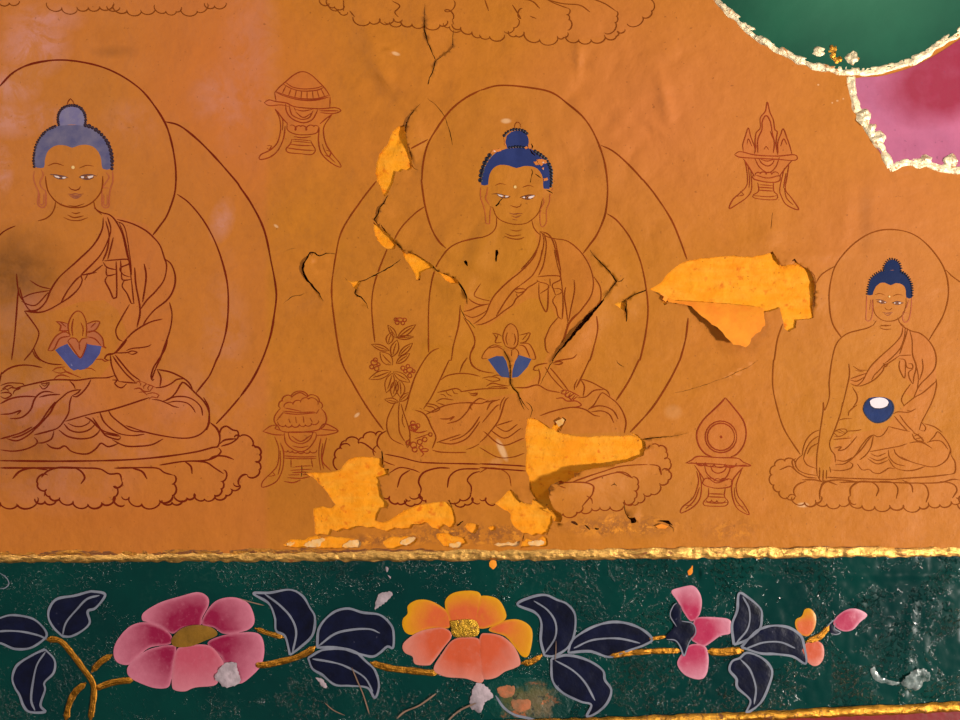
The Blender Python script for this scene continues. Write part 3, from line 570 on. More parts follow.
region('Q', 'robe', poly('Z: 534,230 556,239 578,247 590,260 594,280 600,290 596,312 597,330 590,355 580,378 600,388 615,398 625,414 624,432 560,434 500,445 450,446 435,440 430,410 450,402 480,400 520,392 540,372 548,352 545,335 558,318 545,300 530,298 510,310 490,325 475,325 463,318 465,300 488,302 505,282 530,260 538,245', 4), m_robe)
region('Q', 'face', poly('c: 228,480 240,430 270,385 320,360 390,365 450,385 510,368 570,370 620,390 655,440 665,490|d: 665,90 655,180 630,260 580,315 520,350 430,355 340,330 290,290 262,220 235,110', 3), m_skin)
region('Q', 'hair', poly('c: 170,518 178,440 205,370 240,310 290,260 350,238 375,228 545,222 600,260 650,300 690,330 715,390 722,460 724,520 715,552 668,550 665,490 655,440 620,390 570,370 510,368 450,385 390,365 320,360 270,385 240,430 228,480 225,516', 3, True), m_hair_m)
region('Q', 'topknot', poly('c: 378,226 364,170 375,125 410,95 450,84 500,95 540,130 550,180 542,220 460,212', 3, True), m_hair_m)
lines('Q', 'halo', 'C: 0,362 60,345 120,343 200,350 290,372 370,430 430,490 470,565 495,640 508,720|G: 508,0 510,60 500,140 470,215 440,258 412,295', 1.15, m_line_m)
lines('Q', 'halo', 'C: 0,362 -60,395 -120,445 -170,510 -210,580 -228,660 -232,720|F: 726,0 740,100 765,190 795,245 825,276', 1.15, m_line_m)
lines('Q', 'mandorla', 'C: 485,582 530,605 590,655 650,720|G: 652,0 700,60 760,150 800,240 828,318; G: 833,552 822,640 800,722|K: 800,0 760,80 690,190 600,290', 1.15, m_line_m)
lines('Q', 'mandorla', 'B: 752,557 680,600; F: 550,0 480,90 410,200 382,310 368,430 378,560 405,720|J: 405,0 450,90 510,190 575,280; G: 508,135 550,165 600,230 640,320 662,420 672,520 662,620 640,720|K: 636,0 595,85 545,162', 1.05, m_line_m)
lines('Q', 'mandorla', 'F: 738,108 700,135 660,175 635,210 620,240; F: 592,272 560,350 535,430 528,520 540,650', .9, m_line_m)
lines('Q', 'topknot', 'c: 438,66 440,35 455,18 480,30 485,62', .6, m_line_m)
lines('Q', 'face', 'd: 240,215 262,222 290,290 340,330 430,355 520,350 580,315 630,260 655,180 660,150; d: 280,45 320,30 370,38; d: 500,60 550,45 592,58', .6, m_line_m)
lines('Q', 'neck', 'd: 405,400 450,410 495,400; d: 365,430 420,450 490,440; d: 355,450 410,470 470,475 515,460; d: 293,290 290,370 260,420 200,455 100,475 0,498; d: 575,320 590,380 630,430 650,440', .7, m_line_m)
lines('Q', 'nose', 'd: 405,205 430,215 455,220 485,208 490,190', .75, m_line_m)
lines('Q', 'mouth', 'd: 395,265 430,275 460,270 500,270; d: 415,288 450,300 488,284; d: 420,315 455,322', .8, m_lip)
lines('Q', 'ear', 'd: 165,60 165,140 185,200 200,260 210,350 235,355 240,280 245,220; d: 220,60 215,110 205,150 235,200; d: 745,60 722,110 715,180 692,240 690,340 662,376 643,350 640,270 650,240; d: 665,140 672,180 640,240; d: 660,265 690,268', .7, m_ear_l)
lines('Q', 'body', 'F: 960,230 900,243 850,265 815,300 785,350 765,420 755,520 755,690; F: 882,500 875,580 855,660 845,722|J: 838,0 800,80 765,150 735,195; i: 635,305 600,318 560,345 510,410 440,540 385,715|j: 395,130 362,250; j: 440,240 500,260 540,300 570,370 605,440 605,480 580,545; i: 830,60 880,140 915,220 915,290 880,370 900,440 960,490; i: 860,380 820,440 800,500; l: 120,130 118,190 85,270 85,330 110,375 180,410 270,425; i: 645,560 700,525 790,508 880,512 960,530', .85, m_line_m)
lines('Q', 'body', 'G: 240,205 265,225 300,235 350,245 400,285 435,340 452,400 445,460 405,520 360,570 345,610; k: 785,540 750,580 720,620 680,715|l: 680,160 685,225 700,258 715,264', .85, m_line_m)
lines('Q', 'robe', 'd: 640,415 642,460 630,520 605,575 560,640 490,715; d: 660,430 672,480 662,560 640,640 612,720; d: 672,425 690,500 684,600 660,715; d: 650,412 700,430 735,470 760,540 785,640 808,720; d: 745,465 765,500 780,580 795,680', .8, m_line_m)
lines('Q', 'robe', 'k: 620,0 580,75 490,170 380,260 280,360 240,430 200,520 130,580 110,590; k: 655,0 640,90 590,190 540,240 480,285; k: 688,0 670,110 630,205; k: 625,250 590,275 540,305 500,350 450,390 420,440 350,490 280,545 190,590 130,600; k: 480,285 430,325 370,400 320,480 290,530; k: 430,325 470,345 530,320 480,310 430,322; k: 452,350 460,375; k: 755,0 780,120 805,210 820,330 825,450 818,552; k: 780,0 795,100 808,200', .8, m_line_m)
lines('Q', 'robe', 'k: 620,215 720,206 795,210 802,240 740,275 750,320 765,362; k: 615,240 640,258 690,270 712,300 640,350; k: 632,262 632,350 640,400 665,460 688,495 700,470 705,400 706,290; k: 720,228 722,290; k: 765,362 800,350 818,335 800,312 752,308; k: 765,365 742,410 770,465 785,530 815,556; k: 845,300 835,370 850,470 865,590; k: 912,240 915,330 892,450 870,565; k: 960,495 900,545 865,600 830,700; k: 165,270 115,360 170,392 250,410; k: 70,390 110,420 170,440 240,430; k: 30,492 80,482 140,455 200,440; k: 30,512 100,540 180,510 218,480', .8, m_line_m)
lines('Q', 'robe', 'G: 455,388 480,430 482,480 468,500; G: 465,545 470,600 455,670 440,722|K: 438,0 410,60 385,110; l: 935,275 900,305 840,315 760,330; l: 700,345 640,355 600,372 590,400 630,402; l: 740,345 790,332 820,342 790,356 750,352; l: 860,30 850,100 815,180; l: 630,390 640,450 625,515; l: 680,375 740,465 830,560; l: 715,375 780,450 865,560; m: 275,320 278,280 300,235; m: 325,235 360,240 420,262 490,300 540,330 560,372; m: 325,235 355,290 345,370; m: 300,382 370,372 430,325 510,315; m: 385,475 430,440 470,375 500,342 560,380 620,430 665,500 688,580 675,665; m: 390,470 460,447 530,455 590,490 625,552; m: 410,495 490,487 555,515 590,582', .9, m_line_m)
lines('Q', 'legs', 'm: 0,525 100,490 220,462 300,460 370,480 430,520 480,530; l: 440,540 530,540 620,520 700,560 800,580; l: 0,575 100,560 200,550 385,545; j: 530,275 570,255 640,220 720,195 830,182 960,190; j: 890,190 860,250 790,320 700,348; j: 640,310 710,310 755,292 720,325; j: 615,500 700,470 805,435; j: 620,495 740,510 850,470 920,390 960,330; j: 720,485 820,450 900,380 960,290; j: 580,560 640,575 760,580 850,578; j: 850,555 900,540 955,510; l: 0,665 90,660 170,668 230,640; l: 360,615 330,660 320,720; l: 320,635 250,660 215,720; l: 100,720 85,690 150,630 210,640', .85, m_line_m)
lines('Q', 'robe', 'K: 60,262 105,285 150,257; K: 42,280 100,312 165,272; K: 15,285 90,340 175,312; K: 0,350 70,388 130,388 178,372; K: 65,262 130,242; K: 0,330 30,300 75,240 100,165 115,150; K: 10,250 60,190 78,178; K: 20,170 60,160', .8, m_line_m)
lines('Q', 'hand', 'm: 165,330 200,320 250,335 320,372; m: 190,325 168,345 200,352 212,330; m: 232,335 200,360 222,378 245,345; m: 270,350 232,380 250,398 280,362; m: 300,370 265,400 285,408; m: 130,388 180,383 215,408 290,408 330,440 290,455 220,460', .9, m_line_v)
lines('Q', 'hand', 'l: 180,465 230,455 290,458 320,480 260,490 200,470; l: 210,530 260,505 330,520 390,528; l: 225,540 300,532 380,540; l: 260,450 300,440 340,455; j: 530,188 600,200 640,232 580,258 510,238; j: 525,205 590,220 610,245; j: 500,235 480,225', .8, m_line_m)
lines('Q', 'foot', 'j: 620,100 690,85 770,68 820,92; j: 640,112 670,118 690,135; j: 690,90 700,112 740,130; j: 740,78 755,105 785,110; j: 610,175 660,150 750,160; j: 620,182 690,205; j: 870,100 900,110 940,105 920,125 880,118', .9, m_line_m)
lines('Q', 'throne', 'j: 200,592 330,618 450,650 560,662 960,672; K: 0,415 80,418 182,424; K: 0,430 100,437 182,443; j: 215,405 165,435 142,480 140,520 165,555; j: 180,640 230,665 280,682; j: 120,620 105,560 140,520; J: S 440,345 400,355; J: T 405,440 385,390 408,355 425,325 475,328; J: T 478,335 495,312 545,302 568,290; J: 470,328 500,335 545,370', 1.0, m_line_l)
lines('Q', 'throne', 'J: S 575,545 600,545 632,570 665,555 682,560; J: S 680,545 720,535 730,555; J: S 660,560 700,575 725,545 745,560 780,575 ; J: 600,450 640,430 690,438 720,450; J: 630,510 645,465 680,440; J: 720,540 725,515 715,485 735,450 790,432 840,432; J: 830,510 840,465 880,438 960,435; J: S 835,560 880,555 920,530 ; J: 925,535 925,505 910,480 930,455 960,445; J: S 860,570 900,575 930,550 960,570; K: S 0,555 25,550 60,575', 1.05, m_line_l)
lines('Q', 'throne', 'K: 0,450 35,432 80,436 115,460 125,505', .7, m_line_m)
lines('Q', 'throne', 'x: 285,332 340,315 400,300; x: 275,372 360,345 440,322 520,300 600,292 680,290; x: 195,385 240,375 340,378 385,398 388,430; x: S 165,520 228,545 300,540 328,508; x: 385,400 382,440 355,475 328,508; x: 350,450 378,470 382,495; x: 200,392 235,404; x: 340,376 430,348 520,330 575,350 600,362; x: S 325,535 380,520 425,515; x: S 425,515 480,512 550,510 ; x: S 550,490 610,470 608,430 625,395 595,358', .95, m_line_m)
lines('Q', 'throne', 'x: 510,325 560,332 600,362; x: 740,310 755,345 750,345; x: 690,290 740,300 756,342; x: S 558,480 600,500 630,490 662,460; x: S 660,445 700,445 745,400; x: S 745,390 790,372 795,330 760,322; x: S 775,318 800,280 770,260 778,225 740,195 685,208', .95, m_line_m)
# --- right figure ---
region('R', 'mandorla', poly('Z: 836,266 815,276 800,290 785,320 775,350 774,380 780,415 800,455 860,470 960,470 990,440 1000,380 990,320 970,288 945,268', 4, True), m_halo)
region('R', 'halo', poly('H: 488,632 450,570 437,480 445,400 470,330 530,260 610,210 695,198 780,220 850,280 900,360 915,450 895,540 838,640 660,660', 4, True), m_halo)
region('R', 'throne', poly('L: 300,405 250,405 215,440 210,470 215,500 245,530 290,550 350,572 440,578 560,580 660,588 760,588 870,578 960,570 1060,570 1130,520 1120,410 940,400 920,380 400,390 330,385', 4), m_throne)
region('R', 'body', poly('H: 530,595 610,585 610,570 725,570 735,590 800,610 838,640 870,690 880,720|L: 880,0 870,110 830,200 740,290 560,290 460,300 440,430 430,470 395,470 390,370 405,270 425,180 445,0|H: 445,720 455,680 488,632', 4), m_skin)
region('R', 'robe', poly('n: 640,20 665,35 735,90 800,105 860,150 910,220 930,300 930,400 935,520 890,680|p: 650,180 700,200 790,255 860,310 888,380 885,440 840,500 760,535 640,555 500,560 350,590 250,585 140,540 60,560 0,560 -50,500 -60,420 0,320 120,270 260,240 380,222 440,130|n: 670,690 760,620 680,590 730,505 680,465 635,380 640,300 560,340 420,490 300,530 250,510 240,470 380,410 500,280 600,190 650,110', 4), m_robe)
region('R', 'face', poly('e: 342,358 350,330 370,290 400,265 440,262 485,282 525,265 560,268 595,290 608,330 610,440 590,510 540,555 480,570 420,560 370,520 350,470', 3), m_skin)
region('R', 'hair', poly('e: 298,358 308,300 320,240 360,200 400,175 435,165 560,165 610,195 640,240 655,290 658,380 612,380 608,330 595,290 560,268 525,265 485,282 440,262 400,265 370,290 350,330 342,358', 2.5, True), m_hair_r)
region('R', 'topknot', poly('e: 436,168 436,125 468,85 500,75 540,90 562,120 566,168 500,160', 2.5, True), m_hair_r)
lines('R', 'halo', 'H: 488,632 450,570 437,480 445,400 470,330 530,260 610,210 695,198 780,220 850,280 900,360 915,450 895,540 838,640', .85, m_line_r)
lines('R', 'mandorla', 'H: 460,345 425,365 400,385 383,412; H: 250,575 230,640 218,720|L: 215,0 212,100 230,190 260,280 322,378; H: 905,360 930,385 965,410|Z: 961,282 975,300 986,330 990,370 984,405 965,440', .85, m_line_r)
lines('R', 'face', 'e: 345,390 350,470 370,520 420,560 480,570 540,555 590,510 610,440 610,385; e: 362,358 400,348 442,362; e: 505,370 540,355 582,362', .6, m_line_r)
lines('R', 'nose', 'e: 442,462 455,478 480,480 500,465', .7, m_line_r); lines('R', 'mouth', 'e: 425,500 460,506 502,498; e: 440,512 465,524 492,508', .8, m_lip)
lines('R', 'ear', 'e: 295,365 292,480 292,560 325,562 342,500 340,400; e: 330,395 320,480; e: 305,495 330,500; e: 655,380 650,480 632,560 600,578 583,540 590,490; e: 630,400 615,460 600,480; e: 600,500 630,505', .7, m_ear_l)
lines('R', 'neck', 'n: 430,40 455,5; n: 480,50 530,42 570,45; n: 482,62 520,75 575,72; e: 410,600 450,608 492,600; e: 552,550 560,580 600,610', .7, m_line_r)
lines('R', 'body', 'n: 430,40 380,65 300,85 230,105 170,145 130,200 105,290 88,400 78,500 78,620 40,722|o: 430,20 428,90 415,180 395,320 380,420 375,520 380,600; n: 235,350 240,440 215,560 180,700|o: 585,20 570,100 540,190 510,270 480,340 490,400 520,440 525,500; n: 265,540 300,600 300,650 268,700; n: 640,20 665,50 735,88 800,105 860,150 910,220 932,300 922,380 880,440 810,510 780,560 750,632; n: 730,510 680,580 655,640 680,690; o: 630,130 640,90 700,40; o: 550,165 600,150 660,150', .75, m_line_r)
lines('R', 'robe', 'n: 665,60 655,120 600,190 500,280 420,360 380,420 350,480 300,525 250,510; n: 685,60 680,130 650,220 590,290 530,342; n: 705,65 690,130 640,275; n: 640,285 560,340 520,365 510,400 470,450 420,490 340,525 290,530; n: 530,340 480,400 440,440 415,485; n: 510,345 528,375 552,345; n: 720,80 740,160 745,280 772,370 755,450 748,512; n: 640,285 740,280; n: 635,310 682,320 686,380 680,465 650,420 635,370 642,325; n: 690,330 700,380 745,385 738,350 712,352; n: 745,392 712,420 720,470 745,512; n: 775,370 790,470 780,560; n: 820,310 825,390 800,480; n: 270,370 320,400 382,402; n: 288,402 350,415; n: 250,470 320,445 380,425; n: 245,480 300,490 362,455; n: 930,470 935,520 920,600 890,682|p: 740,20 700,100 658,180 640,240; n: 670,690 760,620 830,580 932,490', .75, m_line_r)
lines('R', 'robe', 'p: 660,180 690,220 680,250 645,240; p: 430,110 470,95 540,100 575,90 610,70; p: 575,90 540,82; p: 440,130 480,180 545,250; p: 480,120 530,190 600,262; p: 390,212 460,230 560,252; p: 390,215 370,250 340,285 300,295 270,280 230,320 180,390 120,450 40,510 0,512; p: 270,290 250,380 210,440 160,480; p: 680,190 760,215 820,258; p: 720,330 760,290 790,255 850,320 885,390 888,440; p: 540,350 480,370 400,385 240,415; p: 560,345 620,335 680,350 740,388; p: 700,340 760,325 820,335 865,395; p: 390,400 400,460 450,510 525,528; p: 435,390 450,430 500,470 560,492; p: 390,470 440,540 520,565 600,560 680,532; p: 490,455 560,490 640,515 730,535 800,520 860,470 885,400', .75, m_line_r)
lines('R', 'robe', 'p: 250,430 305,450 370,425; p: 240,460 310,485 385,455; p: 225,470 300,512 385,485; p: 140,510 180,560 235,555 270,582 320,588 370,560 395,545 440,550', .7, m_line_r)
lines('R', 'legs', 'o: 400,240 345,265 295,320 268,390 262,440; o: 390,290 345,320 305,370 280,430 270,475; o: 390,345 330,380 300,435; o: 262,440 225,470 207,510 230,560 290,590 380,605; o: 270,470 300,520 370,548; o: 510,318 600,308 650,305; o: 520,385 575,375 550,405 600,395 650,350 700,290; o: 525,515 600,510 680,450 740,360 800,292 840,282; o: 530,480 600,490 660,460; o: 490,560 580,565 650,545 665,515 640,500; o: 620,250 720,245', .75, m_line_r)
lines('R', 'hand', 'o: 400,540 398,640; o: 430,560 425,650; o: 455,560 452,632; o: 480,535 488,580; o: 380,600 410,650 440,640; p: 590,262 640,290 672,330 640,325; p: 600,290 640,270; p: 610,312 665,300; p: 580,270 610,320 690,345', .8, m_line_r)
lines('R', 'foot', 'o: 510,260 560,235 612,235 622,255 570,290 515,290; o: 535,250 590,270; o: 560,240 600,262; o: 510,262 545,290; o: 660,250 700,245 735,238', .8, m_line_r)
lines('R', 'throne', 'o: 450,618 600,626 960,636|p: 500,628 700,615 880,595; p: 880,595 920,578 922,500 900,460 890,440; p: 0,660 200,655 600,665 800,660 900,635 960,640; o: 210,470 180,490 205,560 290,615 375,625; L: S 300,545 275,550 ; L: S 300,412 260,405 222,425 210,460 218,500 240,525 270,550 300,548; L: 240,440 280,425 300,440; L: 300,400 305,430', .9, m_line_r)
lines('R', 'throne', 'Z: 960,457 985,452 996,438 985,428; Z: S 958,504 975,505 992,500 1004,488 1003,472 990,464; L: S 290,548 340,570 385,570 405,545; L: S 385,560 430,575 480,578 520,560; L: S 520,560 570,582 620,585 680,582; L: S 520,545 545,575; L: S 680,580 735,580 800,588 835,575; L: S 835,570 880,578 925,565 960,565; L: 345,485 310,500 295,525 305,548; L: 330,480 380,480 410,488; L: 400,558 402,520 420,490 470,480 540,485; L: 405,500 425,485 470,500; L: 522,545 525,510 560,487 610,490 635,515 625,545; L: 640,485 690,490 712,515 705,555; L: 730,480 765,500 772,530; L: 780,490 820,500 835,535 825,570; L: 880,485 930,495 948,520 930,552; L: S 945,550 960,545|Z: 975,505 1000,500', .95, m_line_r)
# --- thrones cut by the top of the frame ---
TH['U'] = thing('lotus_throne', 490, 5, 'bottom fringe of a line-drawn lotus throne, cut by the top edge above the middle figure', 'lotus throne')
TH['V'] = thing('lotus_throne', 120, 2, 'sliver of a line-drawn lotus throne at the top edge above the left figure', 'lotus throne')
region('U', 'petal_row', poly('B: 320,-80 320,0 365,40 420,58 450,78 520,92 640,96 740,100 850,108 930,130|C: 0,145 95,140 170,145 240,155 310,150 390,160 500,145 580,130 650,100 690,50 680,-80', 5), m_throne)
region('V', 'petal_row', poly('Z: 0,-20 0,3 10,4 45,3 70,9 110,12 125,12 150,11 175,11 200,11 228,4 230,-20', 5), m_throne)
lines('U', 'petal_row', 'B: S 320,0 358,15; B: S 358,15 395,38 400,50 432,50; B: 415,-10 415,45; B: S 350,0 380,28 418,25; B: 440,45 460,70; B: S 455,70 520,88 560,75; B: S 560,75 600,90 648,92 ; B: S 580,88 615,75 650,80; B: S 645,85 690,98 738,98 800,102 830,85; B: S 815,95 840,108 885,118; B: S 850,98 885,112; B: S 885,110 930,128 965,145; B: 610,5 640,25 620,50 635,70; B: T 855,5 820,45 850,80; B: 850,80 855,100', .85, m_line_t)
lines('U', 'petal_row', 'C: S 0,140 40,145 98,140; C: S 98,125 135,110 150,75; C: T 165,75 170,35 ; C: 165,75 130,20; C: S 115,125 145,142 175,128; C: S 180,130 240,158 310,152; C: S 310,145 335,150 350,130; C: S 345,145 395,160 445,158 500,145; C: S 350,120 355,80 345,60 355,35; C: S 500,130 540,90 545,65 545,45; C: 355,35 300,15 270,0; C: 545,45 500,15 450,-5; C: S 500,140 545,145 550,125 580,118; C: S 590,95 650,68 685,45 675,0; C: 100,-8 200,2 240,35; C: 270,0 330,15 400,22 440,48; C: 20,0 35,45; C: 200,65 225,75', .85, m_line_t)
lines('V', 'petal_row', 'A: S 190,12 250,32 310,38; A: S 310,28 355,30 400,28 455,12; A: S 430,25 480,30; A: S 455,20 510,42 565,45; A: S 565,40 620,35 ; A: S 620,20 665,45 705,45 725,28; A: S 725,35 790,45 830,15; A: S 820,15 860,25 905,12; A: S 0,10 40,12 80,5', .8, m_line_t)
# --- offering vessels ---
def vessel(key, u, v, label): TH[key] = thing('offering_vessel', u, v, label, 'painted vessel')
vessel('v1', 300, 165, 'red line drawing of a footed bowl with a striped dome, upper left')
vessel('v2', 768, 206, 'red line drawing of a footed bowl holding pointed flames, upper right')
vessel('v3', 300, 480, 'red line drawing of a footed bowl heaped with round clouds, beside a yellow torn patch')
vessel('v4', 722, 512, 'red line drawing of a footed bowl with a ringed teardrop jewel, lower right')
region('v1', 'heap', poly('q: 160,185 235,110 290,65 345,45 400,65 470,130 525,205 525,280 300,270 170,240', 3), m_vessel)
region('v1', 'bowl', poly('q: 95,250 125,230 240,250 300,275 450,285 595,300 545,318 500,355 455,410 430,455 250,430 245,380 205,345 165,290', 3), m_vessel)
region('v2', 'heap', poly('r: 135,345 150,250 168,200 205,310 215,260 240,200 240,140 270,100 282,45 295,110 325,210 345,290 380,205 400,260 430,360', 3), m_vessel)
region('v2', 'bowl', poly('r: 85,360 120,345 440,360 462,385 430,395 390,440 355,515 205,515 170,430 135,385', 3), m_vessel)
region('v3', 'heap', poly('s: 130,250 125,200 165,150 180,105 240,75 290,50 350,75 415,110 432,150 465,190 465,245 420,290 190,310 150,285', 3), m_vessel)
region('v3', 'bowl', poly('s: 50,305 100,270 150,285 420,290 460,255 545,300 480,328 420,400 400,480 190,480 165,380 125,330', 3), m_vessel)
region('v4', 'jewel', poly('t: 280,42 220,110 150,180 120,240 130,300 170,355 210,372 310,372 345,358 382,310 396,250 385,180 340,110', 3), m_vessel)
region('v4', 'bowl', poly('t: 60,405 130,368 345,378 420,420 375,432 340,475 315,540 165,540 150,480 115,415', 3), m_vessel)
def vl(k, part, spec, w=.75): lines(k, part, spec, w, m_line_v)
vl('v1', 'heap', 'q: 160,185 195,145 235,110 290,65 345,45 400,65 470,130 500,165 525,205; q: 235,115 280,145 350,158 430,153 478,138; q: 222,128 280,158 350,172 440,166 482,148; q: 168,178 230,205 320,228 420,232 520,210; q: 165,172 240,200 330,220 430,222 515,200; q: 235,140 215,185; q: 270,158 255,200; q: 305,166 295,212; q: 340,172 335,218; q: 375,174 375,222; q: 410,172 415,222; q: 440,168 455,218; q: 468,160 490,205; q: 163,185 172,238; q: 526,210 524,280')
vl('v1', 'bowl', 'q: 95,250 125,230 170,240 240,250 300,275 450,287 560,280 595,300 545,318 460,312; q: 95,250 130,268 200,262 255,272; q: 455,300 580,300; q: 168,290 210,345 250,390; q: 545,318 500,350 460,385; q: 235,255 242,310 280,355 350,380 410,358 445,295; q: 258,265 275,325 320,352 350,358 390,345 415,300; q: 300,308 350,345 402,318; q: 300,292 350,302 410,292; q: 290,280 300,300; q: 245,378 250,430 320,458 430,450 452,410; T 265,400 300,430 335,405 370,430 420,405 450,412'.replace('; T 265', '; q: T 265').replace('; q: q:', '; q:'))
vl('v1', 'foot', 'q: 275,488 340,492 400,498; q: 275,488 265,520 240,550 252,575 330,582 405,588 430,560 410,520 400,498; q: 262,520 335,528 408,530; q: 245,545 330,556 422,562; q: 280,500 345,505 400,512; q: 290,470 345,478 400,470')
vl('v1', 'scroll_leg', 'q: 165,292 195,350 202,430 180,510 130,560 72,590 65,620 130,605 185,560 222,480 232,400; q: 180,300 215,360 215,430; q: 115,530 142,530 128,555 112,545; q: 455,410 450,500 470,580 530,640 592,670 590,645 545,590 500,520 482,440 492,390 540,320; q: 500,560 530,570 520,600 490,590; q: 475,520 500,580 560,640; q: 480,430 490,500')
vl('v2', 'heap', 'r: 205,355 212,310 208,290 215,230 240,200 240,140 270,100 282,45 298,105 318,150 328,210 342,222 335,290 345,360; r: 225,350 225,270 250,210 252,160 275,125 300,160 312,230 325,290 318,350; r: 138,340 135,300 150,250 168,200 182,250 205,310 212,345; r: 160,300 168,265 190,310; r: 348,350 345,290 362,240 378,205 400,260 418,310 430,358; r: 362,310 380,265 400,300; r: 300,220 322,275; r: 262,330 275,310 290,330')
vl('v2', 'bowl', 'r: 85,360 120,342 210,362 340,368 445,360 462,385 430,395 350,388 220,382 120,376 85,360; r: 138,385 155,410 180,450 205,490; r: 430,395 392,440 352,492; r: 208,385 235,435 288,468 332,435 355,375; r: 232,385 250,412 285,428 315,412 325,385; r: 245,388 280,398 318,390; r: 198,475 200,505 285,525 352,518 362,478; r: 205,480 285,500 358,482; r: T 210,480 240,475 275,478 310,478 350,478')
vl('v2', 'foot', 'r: 225,528 230,578 198,602 205,620 290,630 340,625 343,600 322,578 318,528; r: 225,555 322,560; r: 225,572 322,578; r: 202,605 290,612 340,605; r: 235,540 315,545')
vl('v2', 'scroll_leg', 'r: 145,392 158,450 160,540 118,590 75,630 55,682 112,650 165,610 188,560 182,450; r: 165,420 175,500 172,560; r: 100,610 140,600 120,580; r: 412,418 400,500 392,570 430,620 472,688 400,660 368,610 358,560 385,440; r: 385,560 400,620 440,660; r: 395,470 380,560')
vl('v3', 'heap', 's: T 165,150 180,105 240,80 345,80 418,112 432,152; s: T 190,145 250,130 300,112; s: T 300,115 350,95 410,130; s: 240,80 265,60 300,50 345,78; s: 165,152 130,200 125,240 150,272 180,305 300,310 420,292 465,245 462,190 432,152; s: 180,182 270,192 400,182; s: 182,172 290,180 390,176; s: 182,182 140,235; s: S 150,240 200,262 240,262 290,255 330,260 370,250 415,232; s: 265,210 270,250; s: 315,205 320,250; s: 360,215 375,245; s: 220,220 230,250; s: 190,150 240,160 300,172; s: 420,160 400,190')
vl('v3', 'bowl', 's: 50,305 100,270 142,265 130,285 170,300; s: 50,305 120,325 190,328; s: 420,290 460,255 545,300 480,325 400,330; s: 430,290 490,295 540,300; s: 190,312 200,378 245,420 300,438 355,412 400,345 398,312; s: 215,312 235,360 300,385 355,360 380,312; s: 240,335 300,370 365,330; s: 190,465 300,472 402,470; s: 190,480 300,484 402,482; s: S 188,430 215,430 245,432 280,435 320,435 360,432 405,425; s: 190,310 300,308 400,312; s: 245,400 300,410 350,400')
vl('v3', 'foot', 's: 235,485 236,540; s: 368,485 378,540; s: 245,540 310,532 370,530; s: 230,560 300,556 372,552; s: 218,590 300,588 360,585; s: 212,608 300,612 360,600; s: 245,575 340,570; s: 190,632 250,640 300,622')
vl('v3', 'scroll_leg', 's: 128,340 155,420 148,520 112,570 52,630 45,670 102,655 150,620 182,540 186,440 165,380; s: 165,430 165,520 150,590; s: 90,600 130,590 110,570; s: 470,345 450,430 442,500 495,560; s: 432,350 418,440 430,560; s: 445,380 435,470 450,550')
vl('v4', 'jewel', 't: 280,42 255,72 210,115 155,170 122,235 130,300 165,350 210,372; t: 280,42 325,95 380,170 396,240 382,305 345,355 310,372; t: O 256,260,88; t: O 256,260,76; t: O 257,260,4', 1.0)
vl('v4', 'bowl', 't: 60,405 95,388 130,368 240,375 345,378 380,400 420,420 330,420 240,412 150,408 60,405; t: 90,402 200,425 300,425 400,415; t: S 120,400 170,402 220,408 280,410 340,405; t: 110,418 132,450 165,500; t: 378,430 342,470 312,512; t: 165,415 180,465 238,505 288,480 312,420; t: 198,418 210,448 240,462 275,448 290,420; t: 158,495 160,525 230,545 310,535 318,500; t: T 160,510 190,495 220,505 255,505 290,500 318,510; t: 175,475 230,515 300,490')
vl('v4', 'foot', 't: 188,545 185,590 160,620 165,640 225,645 282,642 296,620 276,590 280,545; t: 182,592 278,595; t: 165,620 225,628 292,622; t: 190,575 276,578; t: S 175,610 205,610 235,612 280,610')
vl('v4', 'scroll_leg', 't: 122,450 132,500 125,540 100,600 40,652 35,682 100,650 140,600 148,520 136,460; t: 138,540 110,610 60,660; t: 60,640 95,640; t: 372,440 348,500 340,540 352,590 382,630 412,690 350,660 322,600 315,530 330,480; t: 330,540 340,610 400,680; t: 350,640 385,650')
# --- fruiting branch held by the middle figure ---
TH['B'] = thing('fruiting_branch', 397, 452, 'line-drawn leafy branch with berry clusters left of the middle figure', 'painted branch')
def leafspec(sheet, x0, y0, x1, y1, w):
    dx, dy = x1-x0, y1-y0; L = math.hypot(dx, dy); nx, ny = dy/L*w/2, -dx/L*w/2
    f = lambda t, s_: '%.1f,%.1f' % (x0+dx*t+nx*s_, y0+dy*t+ny*s_)
    return ' '.join([f(0,0), f(.25,.8), f(.55,1), f(.85,.45), f(1,0)]), ' '.join([f(0,0), f(.25,-.8), f(.55,-1), f(.85,-.45), f(1,0)]), ' '.join([f(.12,0), f(.5,.08), f(.8,0)])
for x0, y0, x1, y1, w in ((300,225,448,118,50),(295,225,225,120,40),(300,225,432,215,30),(225,275,255,178,55),(235,325,92,275,42),(260,375,300,238,62),(310,370,424,265,45),(262,440,162,335,80),(290,430,400,348,45),(250,490,72,552,60),(268,495,402,578,55),(262,505,212,662,70),(290,560,262,700,60),(320,560,330,705,70)):
    a, b, c = leafspec('i', x0, y0, x1, y1, w)
    LN.setdefault(('B', 'leaf'), []).append(('LEAF', 'i: %s; i: %s; i: %s' % (a, b, c)))
for x0, y0, x1, y1, w in ((310,175,198,155,40),(318,172,398,100,45),(400,470,380,540,30)):
    a, b, c = leafspec('j', x0, y0, x1, y1, w)
    LN.setdefault(('B', 'leaf'), []).append(('LEAF', 'j: %s; j: %s; j: %s' % (a, b, c)))
lines('B', 'stem', 'j: 285,175 250,240 222,310 218,390 255,470 350,520; j: 318,175 310,250 312,340 320,420 360,490; j: 330,190 350,260 375,330 400,420 400,520; j: 345,270 340,330 360,380', .75, m_line_m)
